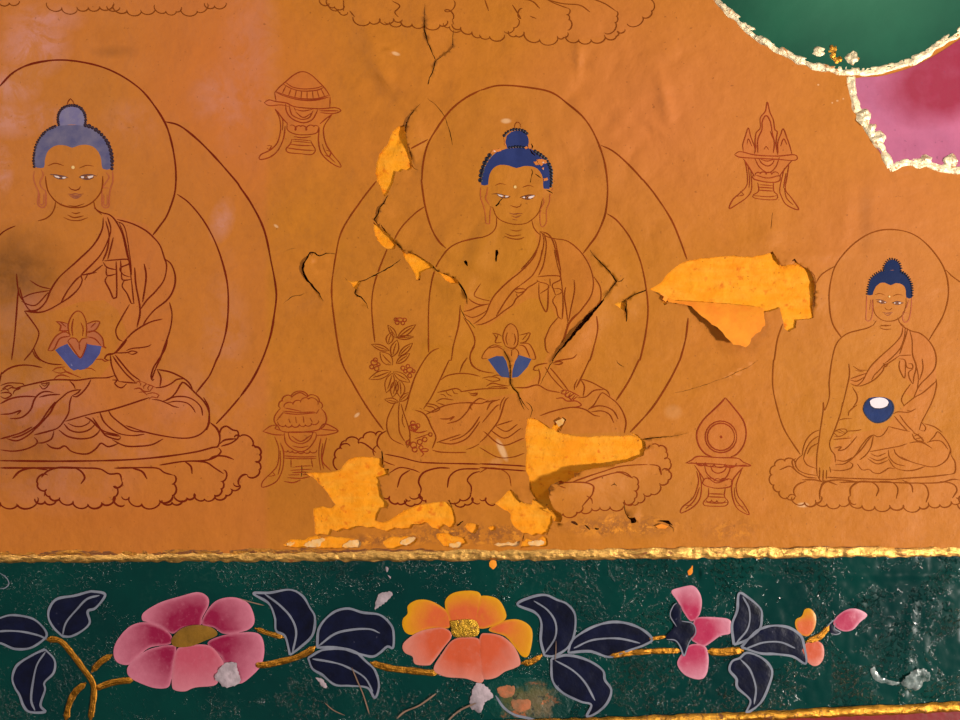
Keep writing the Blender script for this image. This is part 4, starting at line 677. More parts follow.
lines('B', 'berry_cluster', 'j: O 430,380,34,28; j: O 432,378,20; j: O 425,345,18; j: O 465,365,16; j: O 425,388,8; j: 400,400 470,420 540,405; j: 440,470 500,450 555,430; j: O 430,520,24; j: O 480,495,20; j: O 520,475,18; j: O 440,555,20; j: O 520,560,28,12; j: O 565,435,14; j: O 385,500,16; j: O 490,540,16; j: 480,560 510,590 490,612', .85, m_line_v)
lines('B', 'berry_cluster', 'i: O 320,80,30,16; i: O 300,100,16; i: O 345,105,14; i: O 360,80,14; i: O 290,78,14; i: O 115,420,26,20; i: O 95,455,16; i: O 135,470,18; i: O 150,435,12; i: O 125,400,16; i: O 345,465,16; i: O 400,480,26,20; i: O 430,490,12; i: O 400,525,16; i: O 365,490,14; i: O 385,450,14', .8, m_line_v)
# --- things in the laps ---
TH['b1'] = thing('lotus_blossom', 79, 370, 'rose-petalled lotus with a faded blue heart in the lap of the left figure', 'painted flower')
TH['b2'] = thing('lotus_blossom', 510, 377, 'blue-hearted lotus split by a crack in the lap of the middle figure', 'painted flower')
TH['b3'] = thing('alms_bowl', 879, 422, 'round dark blue bowl with white contents in the lap of the smallest figure', 'painted bowl')
def bloom(k, off, sc, ml, w):
    pass
region('b1', 'petal', poly('f: 385,405 400,370 450,290 520,255 570,290 545,330 560,350 480,375', 3), m_petalpink_l); region('b1', 'petal', poly('f: 700,270 760,250 820,300 835,370 850,385 740,360 690,350 700,300', 3), m_petalpink_l)
region('b1', 'petal', poly('f: 545,330 570,305 610,310 635,340 660,310 700,305 700,340 680,400 645,465 600,410 560,360', 3), m_petalpink_l); region('b1', 'petal', poly('f: 545,190 500,178 450,172 490,200 485,245 555,250', 2), m_petalpink_l); region('b1', 'petal', poly('f: 700,190 800,178 765,240 700,250', 2), m_petalpink_l)
region('b1', 'bud', poly('f: 565,300 550,190 580,120 625,88 665,110 690,170 695,230 690,305 640,315', 3), m_skin)
region('b1', 'blue_heart', poly('f: 440,400 480,375 540,350 570,390 600,430 645,470 670,420 690,350 740,360 815,370 800,430 740,510 690,550 645,560 620,555 590,565 560,545 490,460', 2.5), m_lotus_l)
lines('b1', 'petal', 'f: 385,405 400,370 450,290 520,255 570,280; f: 385,405 430,398 480,310 560,290; f: 700,265 760,250 820,300 835,370 852,385 810,368; f: 700,295 760,310 810,362; f: 545,330 570,305 610,310 635,340 660,310 700,305; f: 545,330 600,410 645,462 680,400 698,340; f: 635,340 640,400; f: 450,172 500,178 545,190; f: 455,175 490,205 485,245 555,245; f: 490,180 530,215; f: 700,190 760,170 802,178 765,240 702,252; f: 770,180 730,220', .95, m_line_v)
lines('b1', 'bud', 'f: 562,290 548,220 560,160 590,110 625,88 660,105 688,160 696,230 692,300; f: 585,290 578,220 590,150; f: 650,180 668,230 662,290; f: 470,248 520,245', .95, m_line_v)
region('b2', 'petal', poly('l: 175,305 210,240 270,200 340,220 345,290 290,290 215,310', 3), m_robe); region('b2', 'petal', poly('l: 460,225 480,190 550,190 590,250 605,310 575,310 470,285 440,330 410,400 400,330 345,240 380,225 415,240', 3), m_robe)
region('b2', 'bud', poly('l: 345,190 345,110 370,50 410,30 450,60 465,120 460,200 430,225 390,220', 3), m_robe)
region('b2', 'blue_heart', poly('l: 222,315 290,288 345,290 370,330 388,400 398,462 330,455 290,410', 2.5), m_lotus_m); region('b2', 'blue_heart', poly('l: 415,462 420,400 440,330 470,280 520,295 572,312 540,375 490,430 460,456', 2.5), m_lotus_m)
lines('b2', 'bud', 'l: 362,205 345,150 350,100 375,50 410,30 448,60 466,120 460,195 430,225 390,222 362,205; l: 380,200 368,150 380,100; l: 435,110 445,160 430,205', .75, m_line_m)
lines('b2', 'petal', 'l: 260,105 310,115 335,130; l: 265,108 290,140 285,182 335,178; l: 305,120 290,160; l: 475,122 520,112 562,105 530,170 480,182; l: 540,112 500,160; l: 215,308 175,305 210,240 270,200 340,215; l: 230,225 300,215 350,240; l: 480,190 550,190 590,250 605,312 575,312; l: 470,200 520,215 560,300; l: 415,240 445,230 470,262 460,300; l: 415,240 412,290; l: 345,240 375,290', .75, m_line_m)
region('b3', 'bowl', poly('L: 600,152 582,172 575,200 590,228 615,248 640,251 668,240 690,215 696,188 686,165 668,152 640,148', 2, True), m_bowl)
region('b3', 'contents', poly('L: 600,168 612,156 640,150 665,156 676,170 670,184 650,192 622,192 606,184', 2, True), m_milk)
lines('b3', 'rim', 'L: 600,152 582,172 575,200 590,228 615,248 640,251 668,240 690,215 696,188 686,165 668,153; L: 600,165 604,182 622,194 650,194 672,184 678,168', .9, m_bowlrim)
WCOL = (1.0, .88, .8, 1); WSTR = .07
LIGHTS = [('key_lamp', (3.1, -2.4, ZC-.9), (0, 0, ZC-.02), .3, 160, (1, .93, .84)),
          ('upper_lamp', (1.05, -1.2, ZC+.8), (.1, 0, ZC), .4, 4.6, (1, .93, .85)),
          ('left_fill_light', (-1.9, -2.3, ZC+1.1), (0, 0, ZC), 1.0, 30, (1, .9, .82))]  # soft fill added at upper left to brighten the left side
# ---------- the painted skin of the wall, cut into the pieces that carry each figure ----------
BANDV = lambda u: 560.5-3.5*u/960.      # lower edge of the painted field (gilded strip covers it)
def build_skin():
    U0, U1, V0, V1 = -520, 1480, -420, 556
    P = []; E = []
    def addloop(Q):
        b = len(P); n = len(Q)
        for a in Q: P.append((float(a[0]), float(a[1])))
        for i in range(n): E.append((b+i, b+(i+1) % n))
    addloop(np.array([(U0, V0), (U1, V0), (U1, V1), (U0, V1)]))
    for hp in HOLES: addloop(hp)
    for rg in REG: addloop(rg[0])
    xs, ys = np.meshgrid(np.arange(-24, 985, 4.2), np.arange(-24, 554, 3.7)); xs = xs+((np.arange(xs.shape[0]) % 2)*2.1)[:, None]
    xs, ys = xs.ravel()+RNG.uniform(-.7, .7, xs.size), ys.ravel()+RNG.uniform(-.7, .7, ys.size)
    P += list(zip(xs.tolist(), ys.tolist()))
    xs, ys = np.meshgrid(np.arange(U0+12, U1-5, 22.), np.arange(V0+12, V1-5, 22.)); xs, ys = xs.ravel(), ys.ravel()
    m = (xs < -26) | (xs > 988) | (ys < -26); P += list(zip(xs[m].tolist(), ys[m].tolist()))
    v, _, f, _, _, _ = delaunay_2d_cdt([Vector(p) for p in P], E, [], 0, 1e-3, False)
    V = np.array([(p.x, p.y) for p in v]); F = np.array([tuple(t)[:3] for t in f])
    cr = (V[F[:, 1], 0]-V[F[:, 0], 0])*(V[F[:, 2], 1]-V[F[:, 0], 1])-(V[F[:, 1], 1]-V[F[:, 0], 1])*(V[F[:, 2], 0]-V[F[:, 0], 0])
    F[cr > 0] = F[cr > 0][:, ::-1]
    C = V[F].mean(1); own = np.zeros(len(F), int)
    for i, rg in enumerate(REG): own[inside(rg[0], C[:, 0], C[:, 1])] = i+1
    own[in_hole(C[:, 0], C[:, 1])] = -1
    Hh = Hs(V[:, 0], V[:, 1]); NN = normals(V[:, 0], V[:, 1])
    # side of a lifted lip is read at each face, so that both edges of a crack stand at their own height
    cnt = {}
    for fi in np.nonzero(own >= 0)[0]:
        t = F[fi]
        for a, b in ((t[0], t[1]), (t[1], t[2]), (t[2], t[0])): cnt.setdefault((min(a, b), max(a, b)), []).append((fi, a, b))
    mbs = {}
    def key(i): return ('wall', 'wall') if i == 0 else (REG[i-1][1], REG[i-1][2])
    mats = {('wall', 'wall'): m_wall}
    for rg in REG: mats.setdefault((rg[1], rg[2]), rg[3])
    for k in set(key(i) for i in np.unique(own) if i >= 0):
        ids = [i for i in np.unique(own) if i >= 0 and key(i) == k]
        sel = np.nonzero(np.isin(own, ids))[0]; T = F[sel]; used, inv = np.unique(T, return_inverse=True); T = inv.reshape(T.shape)
        mb = MB(); mb.add([W(V[i, 0], V[i, 1], Hh[i]) for i in used], [tuple(t) for t in T], 0, NN[used]); mbs[k] = mb
    for e, L in cnt.items():                 # thickness of the paint layer along every torn edge
        if len(L) != 1: continue
        fi, a, b = L[0]; mid = (V[a]+V[b])/2
        if mid[0] < U0+1 or mid[0] > U1-1 or mid[1] < V0+1 or mid[1] > V1-1: continue
        mb = mbs[key(own[fi])]; o = len(mb.V); d = V[b]-V[a]; nn = np.array([d[1], 0, d[0]]); nn = nn/(np.linalg.norm(nn)+1e-9)
        th = 1.1
        mb.add([W(V[a, 0], V[a, 1], Hh[a]), W(V[b, 0], V[b, 1], Hh[b]), W(V[b, 0], V[b, 1], Hh[b]-th), W(V[a, 0], V[a, 1], Hh[a]-th)], [(3, 2, 1, 0)], 1, [tuple(-nn)]*4)
    return mbs, mats
mbs, pm = build_skin()
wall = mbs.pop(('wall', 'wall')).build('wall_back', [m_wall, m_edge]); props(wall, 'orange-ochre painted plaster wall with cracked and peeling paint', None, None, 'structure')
PARTNAMES = {}
SINGLE = ('ear', 'hand', 'foot', 'scroll_leg')
keys = list(mbs.keys())+[k for k in LN if k not in mbs and k[1] not in SINGLE]
for k in keys:
    own, part = k; mb = mbs.get(k) or MB(); ml = [pm.get(k, m_wall), m_edge]
    for ent in LN.get(k, []):
        if ent[0] == 'LEAF':
            m2 = MB(); draw(m2, ent[1], .7, 0); m2.build('leaf', m_line_m, TH[own]); continue
        spec, w, m = ent
        if m not in ml: ml.append(m)
        draw(mb, spec, w, ml.index(m), seed=len(ml))
    if mb.V: mb.build(part, ml, TH[own])
# ears, hands, feet and curled legs come one by one
for own, part in [k for k in LN if k[1] in SINGLE]:
    x0 = TH[own].location.x/S+CX
    for spec, w, m in LN[(own, part)]:
        if part in ('hand', 'foot') or (part == 'ear' and own != 'R' and len(LN[(own, part)]) > 1): groups = [curves(spec)]
        else:
            C = curves(spec); xm = np.mean([np.mean([p[0] for p in c]) for c in C]) if part == 'ear' else x0
            groups = [[c for c in C if np.mean([p[0] for p in c]) < xm], [c for c in C if np.mean([p[0] for p in c]) >= xm]]
        for g_ in groups:
            if not g_: continue
            mb = MB()
            for c in g_: ribbon(mb, c, w, 0)
            if mb.V: mb.build(part, m, TH[own])

# ---------- hair curls, eyes ----------
def dots(name, mat, path, r, gap, parent, push=0., squash=1., lift=.45, every=None):
    D = smooth(pts(*path), .4); mb = MB(); acc = gap; last = np.array(D[0]); k = 0
    T = np.gradient(np.array(D), axis=0)
    for q, p in enumerate(D):
        acc += np.linalg.norm(p-last); last = p
        if acc < gap: continue
        acc = 0; t = T[q]/(np.linalg.norm(T[q])+1e-9); nn = np.array([t[1], -t[0]]); c = p+nn*push
        rr = r*random.uniform(.85, 1.15)
        ring = [c+t*rr*squash*math.cos(a)+nn*rr*math.sin(a) for a in np.linspace(0, 2*math.pi, 9)[:-1]]
        R = np.array(ring); h = float(Hs([c[0]], [c[1]])[0])
        if in_hole(np.array([c[0]]), np.array([c[1]]))[0]: continue
        mb.add([W(a, b, h+.1) for a, b in R]+[W(*(c+(x-c)*.55), h+lift+.25) for x in R]+[W(c[0], c[1], h+lift+.4)],
               [(i, 8+i, 8+(i+1) % 8, (i+1) % 8) for i in range(8)]+[(8+i, 16, 8+(i+1) % 8) for i in range(8)], 0, None)
    return mb.build(name, mat, parent, custom=False)
dots('hair_curls', m_curl_l, ('a', '148,575 142,520 148,470 160,410 190,350 250,285 320,250'), 1.5, 2.5, TH['L'], -.1)
dots('hair_curls', m_curl_l, ('a', '560,245 600,256 660,292 712,345 745,400 764,460 772,530 770,590'), 2.1, 3.5, TH['L'], 0)
dots('bun_curls', m_curl_l, ('a', '345,240 338,200 345,150 378,105 440,84 505,95 548,140 562,200 556,246'), 1.55, 2.4, TH['L'], -.1)
dots('hair_curls', m_curl, ('c', '165,480 172,430 188,375 210,325 245,275'), 2.4, 4.2, TH['Q'], .2)
dots('hair_curls', m_curl, ('c', '600,250 650,282 690,315 715,360 728,400 730,460 728,520 715,548'), 1.9, 3.0, TH['Q'], 0)
dots('bun_curls', m_curl, ('c', '352,125 372,100 410,78 450,72 500,82 540,110'), 1.7, 2.8, TH['Q'], -.2); dots('bun_curls', m_curl, ('c', '395,220 450,212 515,220'), 1.4, 2.8, TH['Q'])
dots('hair_curls', m_curl, ('e', '296,352 306,295 320,235 360,195 400,170 432,160'), 1.5, 2.2, TH['R'], -.1, .55)
dots('hair_curls', m_curl, ('e', '568,170 612,198 642,240 658,290 660,375'), 1.5, 2.2, TH['R'], -.1, .55)
dots('bun_curls', m_curl, ('e', '432,160 432,125 465,80 500,70 542,84 566,120 570,162'), 1.5, 2.1, TH['R'], -.1, .55)
def blobs(name, mat, specs, parent, lift=.45, H=Hs, step=2.2, label=None, j=0):
    mb = MB()
    for sp in specs:
        Q = poly(sp, .7 if step < 3 else 2.5)
        if j: Q = rough(Q, j, len(sp))
        fill(mb, Q, H, 0, step, lift=lift)
    return mb.build(name, mat, parent, label)
def eyes(k, whites, lids, w, urna):
    for i in (0, 1):
        mb = MB(); draw(mb, lids[i], w, 0, off=.5); e = mb.build('eye', m_eyeline, TH[k])
        for wsp in whites[i]: blobs('eye_white', m_eyewhite, [wsp], e, .55)
    b = poly('Z: 0,0 1,0 1,1', 1); cx, cy, r = urna
    C = np.array([(cx+r*math.cos(t), cy+r*math.sin(t)) for t in np.linspace(0, 2*math.pi, 11)[:-1]])
    mb = MB(); fill(mb, C, Hs, 0, 2, lift=.45); mb.build('forehead_dot', m_urna, TH[k])
eyes('L', [['b: 308,126 340,130 358,142 345,147 322,140', 'b: 374,140 392,136 408,142 395,151 378,150'], ['b: 524,134 545,133 552,140 542,149 528,146', 'b: 578,134 600,128 624,126 618,140 592,150 580,144']],
     ['b: 278,118 310,120 350,126 395,134 422,145; b: 300,128 330,146 365,154 400,150; O 362,142,9', 'b: 510,142 535,128 580,120 620,122 650,132; b: 515,140 550,155 590,154 628,140; O 565,141,10'], .9, (16+462/8., 160+62/8., 1.7))
eyes('Q', [['d: 298,116 330,122 348,130 335,138 312,130', 'd: 362,128 392,130 380,140 362,142'], ['d: 498,138 518,134 522,146 508,146', 'd: 548,136 570,128 598,124 585,140 562,150 546,148']],
     ['d: 255,115 300,112 350,124 402,134; d: 300,122 335,142 375,145 400,138', 'd: 480,142 520,130 560,122 602,124; d: 495,148 540,156 585,146; O 533,144,9'], .75, (460+441/8., 180+57/8., 1.5))
eyes('R', [['e: 388,408 404,404 412,412 402,418', 'e: 432,416 446,416 440,424'], ['e: 508,422 524,420 520,430', 'e: 548,420 570,420 562,430 550,430']],
     ['e: 365,398 400,398 432,408 458,420; e: 376,408 410,426 450,425; O 421,415,7', 'e: 498,425 540,412 592,424; e: 505,430 540,436 582,426; O 537,424,8'], .65, (830+475/8., 250+373/8., .95))
# flaked spots in the middle figure's hair
m_flake = paint('flaked_spot', (226, 130, 48), .7, .1, spots=(235, 205, 190), spot_at=.6, bstr=.6)
blobs('paint_loss', m_flake, ['c: 545,200 562,196 572,215 560,232 548,225', 'c: 515,222 530,210 545,225 528,235', 'c: 612,318 650,312 690,320 700,345 668,350 650,370 625,345', 'c: 590,335 615,328 630,360 602,358', 'c: 668,470 700,462 704,480 672,490', 'c: 655,385 672,375 668,400', 'c: 352,140 364,150 362,185 372,215 358,200', 'c: 262,240 320,232 330,250 270,262 240,280'], TH['Q'], .5, j=.35)

# ---------- wall behind the skin ----------
def Hunder(X, Y): return relief(X, Y)-1.9+.8*vnoise(np.asarray(X, float), np.asarray(Y, float), 9, 6)+.5*vnoise(np.asarray(X, float), np.asarray(Y, float), 4, 2)
mb = MB(); Hb = lambda X, Y: np.asarray(X, float)*0-9.
fill(mb, poly('Z: -520,-420 1480,-420 1480,860 -520,860', 100), Hb, 0, 200, lift=0); o = mb.build('wall_core', m_under, custom=False)
props(o, 'dark clay wall core behind the painted plaster', None, None, 'structure')
def grow(P, d):
    T = np.roll(P, -1, 0)-np.roll(P, 1, 0); T = T/(np.linalg.norm(T, axis=1)[:, None]+1e-6)
    A = .5*np.sum(P[:, 0]*np.roll(P[:, 1], -1)-np.roll(P[:, 0], -1)*P[:, 1]); s_ = 1 if A > 0 else -1
    N = np.stack([T[:, 1], -T[:, 0]], 1)*s_
    for _ in range(3): N = (np.roll(N, 1, 0)+N*2+np.roll(N, -1, 0))/4
    return P+N*d
def convexish(P, d):                  # ring a little larger than the hole, thinned so that it stays simple
    Q = grow(P, d); return Q[::3] if len(Q) > 90 else Q[::2] if len(Q) > 30 else Q
PL = {'upper': 'tall narrow yellow loss above the middle halo, at the top of the long crack', 'ledge': 'short slanting yellow loss halfway down the long crack, under the tall narrow one',
 'mid': 'three-cornered yellow loss on the long crack beside the left shoulder of the middle figure', 'low': 'slim yellow sliver at the lower end of the long crack', 'tiny': 'tiny yellow corner loss at the left of the middle mandorla',
 'big': 'largest bright yellow plaster patch, to the right of the middle figure', 'left': 'tall bright yellow plaster patch left of the middle throne, above the gilded strip', 'foot_left': 'low pale yellow and white loss on the gilded strip, leftmost',
 'foot_mid': 'small yellow and white loss on the gilded strip, left of centre', 'foot_next': 'small yellow loss just above the gilded strip, below the middle throne', 'fan': 'fan-shaped yellow loss under the throne, left of the dark shaded hole',
 'dot_a': 'orange speck of loss under the middle throne, larger of two', 'dot_b': 'orange speck of loss under the middle throne, smaller of two', 'strip': 'thin whitish strip of loss touching the gilded strip under the middle figure',
 'tail': 'ragged orange loss between the fan-shaped loss and the gilded strip', 'centre': 'long yellow plaster patch across the middle throne with a broad dark shadow', 'wedge': 'little yellow triangle beside the big diagonal crack', 'notch': 'dark nick at the left tip of the largest patch'}
for k, P in LOSS.items():
    if k == 'notch': continue
    d = 4 if k in ('left', 'big', 'centre', 'fan', 'foot_left', 'foot_mid') else 2.2
    mb = MB(); Q = convexish(P, d)
    fill(mb, Q, Hunder, 0, 3.5 if d > 3 else 2.4, lift=0)
    m = m_white if k == 'strip' else m_plaster
    o = mb.build('exposed_plaster', m); props(o, PL[k], 'plaster patch', 'bare plaster showing through the paint')
    LOSS[k] = (P, o)
def whites(k, specs):
    for sp in specs:
        mb = MB(); fill(mb, rough(poly(sp, 1.5, True), .8, len(sp)), Hunder, 0, 3, lift=.45)
        par = LOSS[k][1]; o = mb.build('limewash_remnant', m_white); o.parent = par; o.location = o.location-par.location
whites('foot_left', ['v: 160,655 200,630 250,612 305,608 290,635 262,665 200,672', 'v: 438,650 480,620 545,618 548,668 440,672', 'v: 40,650 70,630 100,640 70,662'])
whites('foot_mid', ['v: 835,625 880,602 930,598 915,630 860,655 825,645']); whites('tail', ['w: 775,372 850,360 860,385 790,395']); whites('foot_next', ['w: 300,385 360,370 370,385 345,408 300,402'])
mb = MB()

# ---------- the big flap of paint folded down over the wall ----------
hinge = np.array(pts('u', '118,286 200,296 300,302 450,312 600,326 662,336'), float)
def Hflap(X, Y):
    X, Y = np.asarray(X, float), np.asarray(Y, float); d, s_, t = segdist(X, Y, hinge); d = d*(s_ > 0)
    return relief(X, Y)+.5+14*(1-np.exp(-d/24.))+.5*vnoise(X, Y, 12, 3)*(d > 1)
flapP = rough(poly('u: 140,288 200,297 300,303 450,313 600,327 655,335 655,365 652,392 656,430 640,440 628,462 600,478 578,500 566,528 545,547 515,535 480,532 462,512 440,490 425,465 400,440 372,425 350,402 318,378 290,352 270,328 245,320 200,312 150,305', 2.2), .3, 5)
mb = MB(); fill(mb, flapP, Hflap, 0, 3, lift=0); fr = MB(); fill(fr, flapP, Hflap, 0, 3, lift=-1.0)
n0 = len(mb.V); hV = Hflap(flapP[:, 0], flapP[:, 1]); n = len(flapP)
mb.V += fr.V; mb.N += [tuple(-np.array(q)) for q in fr.N]; mb.T += fr.T; mb.F += [tuple(i+n0 for i in reversed(f)) for f in fr.F]; mb.M += [1]*len(fr.F)
mb.add([W(p[0], p[1], hV[i]) for i, p in enumerate(flapP)]+[W(p[0], p[1], hV[i]-1) for i, p in enumerate(flapP)], [(i, (i+1) % n, n+(i+1) % n, n+i) for i in range(n)], 2)
o = mb.build('paint_flap', [m_flapback, m_wall, m_edge], custom=False); props(o, 'three-cornered flap of paint folded down from the largest yellow patch, its yellow back showing', 'paint flap')
def curl(label, spec, hinge_pts, rise, mat=m_wall):
    Q = rough(poly(spec, 1.5), .2, 3); hp = np.array(pts(*hinge_pts), float)
    def Hc(X, Y):
        d, s_, t = segdist(np.asarray(X, float), np.asarray(Y, float), hp); return relief(X, Y)+.4+rise*(1-np.exp(-d/5.))
    mb = MB(); fill(mb, Q, Hc, 0, 1.8, lift=0)
    hq = Hc(Q[:, 0], Q[:, 1]); n = len(Q); mb.add([W(p[0], p[1], hq[i]) for i, p in enumerate(Q)]+[W(p[0], p[1], hq[i]-.7) for i, p in enumerate(Q)], [(i, (i+1) % n, n+(i+1) % n, n+i) for i in range(n)], 1)
    o = mb.build('paint_curl', [mat, m_edge]); props(o, label, 'paint flake', 'small curling flakes of paint')
curl('small flake of paint curling off at the left tip of the largest patch', 'u: 95,258 130,262 150,280 135,305 118,292 125,275', ('u', '150,262 160,300'), 3.5, m_flapback)
curl('pale upturned flake of paint on the upper edge of the long patch across the throne', 'x: 188,60 225,42 236,52 226,75 205,88', ('x', '180,75 210,95'), 3, m_white)
curl('small flake of paint lifting just above the gilded strip, right of centre', 'x: 720,618 750,605 790,618 775,632 735,630', ('x', '720,635 790,640'), 2.5, m_flapback)
curl('flake of paint curling at the base of the footed bowl heaped with clouds', 'v: 178,158 210,162 232,185 205,180', ('v', '232,190 200,200'), 2, m_flapback)
# ---------- gilded strips, green band ----------
def strip(name, top, bot, mat, lab, rise=3.2, base=0., n=9, amp=1., x0=-520, x1=1480, jag=.8, kind='structure', parent=None, cat=None, closed=False):
    """raised ribbon of gesso and gold leaf between two edges given as functions of u"""
    us = np.concatenate([np.arange(x0, -20, 12.), np.arange(-20, 985, 1.7), np.arange(985, x1+1, 12.)]); mb = MB()
    r = np.random.RandomState(5); jt, jb = vnoise(us, us*0+3, 9, 1)*2*jag, vnoise(us, us*0+40, 7, 2)*2*jag
    V = []; m = len(us)
    for q in range(n):
        t = q/(n-1.); vv = top(us)+jt*(1-t)+(bot(us)+jb*t-top(us))*t
        prof = math.sin(math.pi*min(max(t, .0), 1))**.6
        hh = base+rise*prof+amp*prof*(1.6*vnoise(us, vv*2.2, 9, 3)+1.5*vnoise(us, vv*1.7, 4.3, 4)+.9*vnoise(us, vv, 2.2, 5))
        V += [W(us[i], vv[i], hh[i]) for i in range(m)]
    F = [(q*m+i, (q+1)*m+i, (q+1)*m+i+1, q*m+i+1) for q in range(n-1) for i in range(m-1)]
    mb.add(V, F); o = mb.build(name, mat, custom=False)
    return props(o, lab, cat, None, kind)
f1 = lambda p: (lambda u: np.interp(u, [a for a, b in p], [b for a, b in p]))
strip('trim_1', f1([(-520, 549), (0, 550), (240, 549), (480, 548.5), (720, 547.5), (960, 547), (1480, 545)]), f1([(-520, 566), (0, 562.5), (240, 561.5), (480, 560.5), (720, 558.5), (960, 556.5), (1480, 552)]), m_golddull, 'rough gilded strip between the orange field and the green band', 1.0, amp=.7, jag=1.2)
strip('trim_2', f1([(-520, 547), (0, 555), (240, 553), (480, 549.5), (720, 548), (960, 548), (1480, 545)]), f1([(-520, 566), (0, 562.2), (240, 561.2), (480, 560), (720, 558), (960, 556), (1480, 552)]), m_goldhot, 'bright bead of gold leaf along the gilded strip', 1.2, .6, 8, .8, jag=1.1)
def Hg(X, Y):
    X, Y = np.asarray(X, float), np.asarray(Y, float)
    wgt = .35+.65*np.clip((X-200)/600, 0, 1)
    return -.5+1.5*vnoise(X, Y, 60, 0)+wgt*(.9*vnoise(X, Y, 12, 1)+.35*vnoise(X, Y, 6, 2))+.9*np.exp(-((X-910-.12*(640-Y))/5)**2)*(Y > 600)+1.2*np.exp(-((Y-566-.01*X)/5)**2)*(X > 700)
def patch(name, Q, H, mat, step, lab, kind='structure', cat=None):
    mb = MB(); fill(mb, Q, H, 0, step, lift=0); return props(mb.build(name, mat), lab, cat, None, kind)
us = np.arange(-24, 986, 4.); P_ = []
mb = MB(); rows = np.concatenate([np.arange(555, 724, 2.2), [740, 780, 860]]); cols = np.concatenate([np.arange(-520, -20, 20.), np.arange(-20, 985, 2.6), np.arange(985, 1481, 20.)])
X, Y = np.meshgrid(cols, rows); sh = X.shape; Hh = Hg(X.ravel(), Y.ravel()); NN = normals(X.ravel(), Y.ravel(), Hg)
mb.add([W(a, b, c) for a, b, c in zip(X.ravel(), Y.ravel(), Hh)], [(j*sh[1]+i, (j+1)*sh[1]+i, (j+1)*sh[1]+i+1, j*sh[1]+i+1) for j in range(sh[0]-1) for i in range(sh[1]-1)], 0, NN)
props(mb.build('trim_3', m_green), 'glossy dark green painted band below the orange field', None, None, 'structure')
gb = f1([(-520, 760), (0, 735), (400, 723), (560, 718.5), (720, 713), (960, 701.5), (1480, 676)])
strip('trim_4', gb, lambda u: gb(u)+f1([(0, 9), (720, 9.5), (960, 10.5)])(u), m_gold, 'lower gilded strip along the bottom edge of the green band', 3.0, .2, 9, .8)
mb = MB(); us = cols; V = [W(u, float(gb(u))+8, 1.0) for u in us]+[W(u, float(gb(u))+150, 1.0) for u in us]; m = len(us)
mb.add(V, [(i, m+i, m+i+1, i+1) for i in range(m-1)]); props(mb.build('trim_5', m_red, custom=False), 'red lacquered ground below the lower gilded strip', None, None, 'structure')

# ---------- cloud-like petals with gilded rims, top right ----------
def Hflat(X, Y): return relief(X, Y)
def rim(name, spec, w, parent, mat=m_goldcream, H=Hs, rise=1.1, amp=1.0, jag=1.6, lab=None):
    D = np.array(curves(spec)[0]); nD = len(D)
    T = np.gradient(D, axis=0); T = T/(np.linalg.norm(T, axis=1)[:, None]+1e-9); N = np.stack([T[:, 1], -T[:, 0]], 1); mb = MB(); V = []; n = 9
    ar = np.arange(nD)*1.6; j1, j2 = vnoise(ar, ar*0+5, 8, 1)*2*jag, vnoise(ar, ar*0+60, 6, 2)*2*jag
    for q in range(n):
        t = q/(n-1.)*2-1; off = t*w/2+(j1 if t < 0 else j2)*abs(t); C = D+N*(off if isinstance(off, np.ndarray) else np.full(nD, off))[:, None]
        prof = max(0., 1-abs(t)**2.2)**.5; h = H(C[:, 0], C[:, 1])+rise*prof+amp*prof*(1.5*vnoise(C[:, 0], C[:, 1], 7, 3)+1.4*vnoise(C[:, 0], C[:, 1], 3.4, 4)+.8*vnoise(C[:, 0], C[:, 1], 1.8, 5))
        V += [W(C[i, 0], C[i, 1], h[i]) for i in range(nD)]
    mb.add(V, [(q*nD+i, q*nD+i+1, (q+1)*nD+i+1, (q+1)*nD+i) for q in range(n-1) for i in range(nD-1)]); return mb.build(name, mat, parent, lab, custom=False)
gp = thing('scroll_petal', 860, 60, 'large green painted petal with a thick gilded rim, top right corner', 'painted petal'); pp = thing('scroll_petal', 925, 150, 'magenta and pink painted petal with gilded rim under the green one, right edge', 'painted petal')
mb = MB(); fill(mb, poly('Z: 715,-60 718,0 735,17 750,31 770,44 795,57 820,66 850,71 880,69 910,61 935,47 960,31 1010,0 1040,-60', 5, True), Hs, 0, 5, lift=.8); mb.build('petal_face', m_greenpetal, gp)
mb = MB(); fill(mb, poly('Z: 852,80 857,97 863,117 872,140 884,158 891,166 905,162 925,161 945,166 960,170 1010,165 1040,100 1040,14 1000,16 962,38 937,54 912,67 882,76', 5, True), Hs, 0, 5, lift=.5); mb.build('petal_face', m_magenta, pp)
rim('gilded_rim', 'Z: 712,-12 720,3 735,17 750,31 770,45 795,58 820,67 850,71 880,69 910,61 935,47 960,31 985,14 1010,-6', 8.4, gp)
rim('gilded_rim', 'Z: 851,77 853,92 858,110 866,124 875,138 884,152 891,167', 9, pp, jag=2); rim('gilded_rim', 'Z: 889,168 905,162 925,164 945,168 965,169 1000,166', 8.5, pp, jag=2.2)
def nugget(parent, cx, cy, rx, ry, mat=m_goldcream, name='gold_crumb', rise=3):
    Q = np.array([(cx+rx*math.cos(t)*random.uniform(.75, 1.15), cy+ry*math.sin(t)*random.uniform(.75, 1.15)) for t in np.linspace(0, 2*math.pi, 15)[:-1]])
    mb = MB(); fill(mb, Q, lambda X, Y: Hs(X, Y)+1.2*vnoise(X, Y, 3, 4)*2, 0, 1.6, dome=rise, lift=.6); mb.build(name, mat, parent, custom=False)
nugget(gp, 851, 59, 8, 7); nugget(gp, 832, 52, 5, 7, m_gold); nugget(gp, 818, 52, 7, 5); nugget(gp, 838, 60, 6, 5, m_gold)
nugget(pp, 863, 117, 8, 9); nugget(pp, 878, 138, 8, 7); nugget(pp, 951, 161, 8, 7); nugget(pp, 925, 160, 8, 5); nugget(pp, 872, 128, 5, 5)

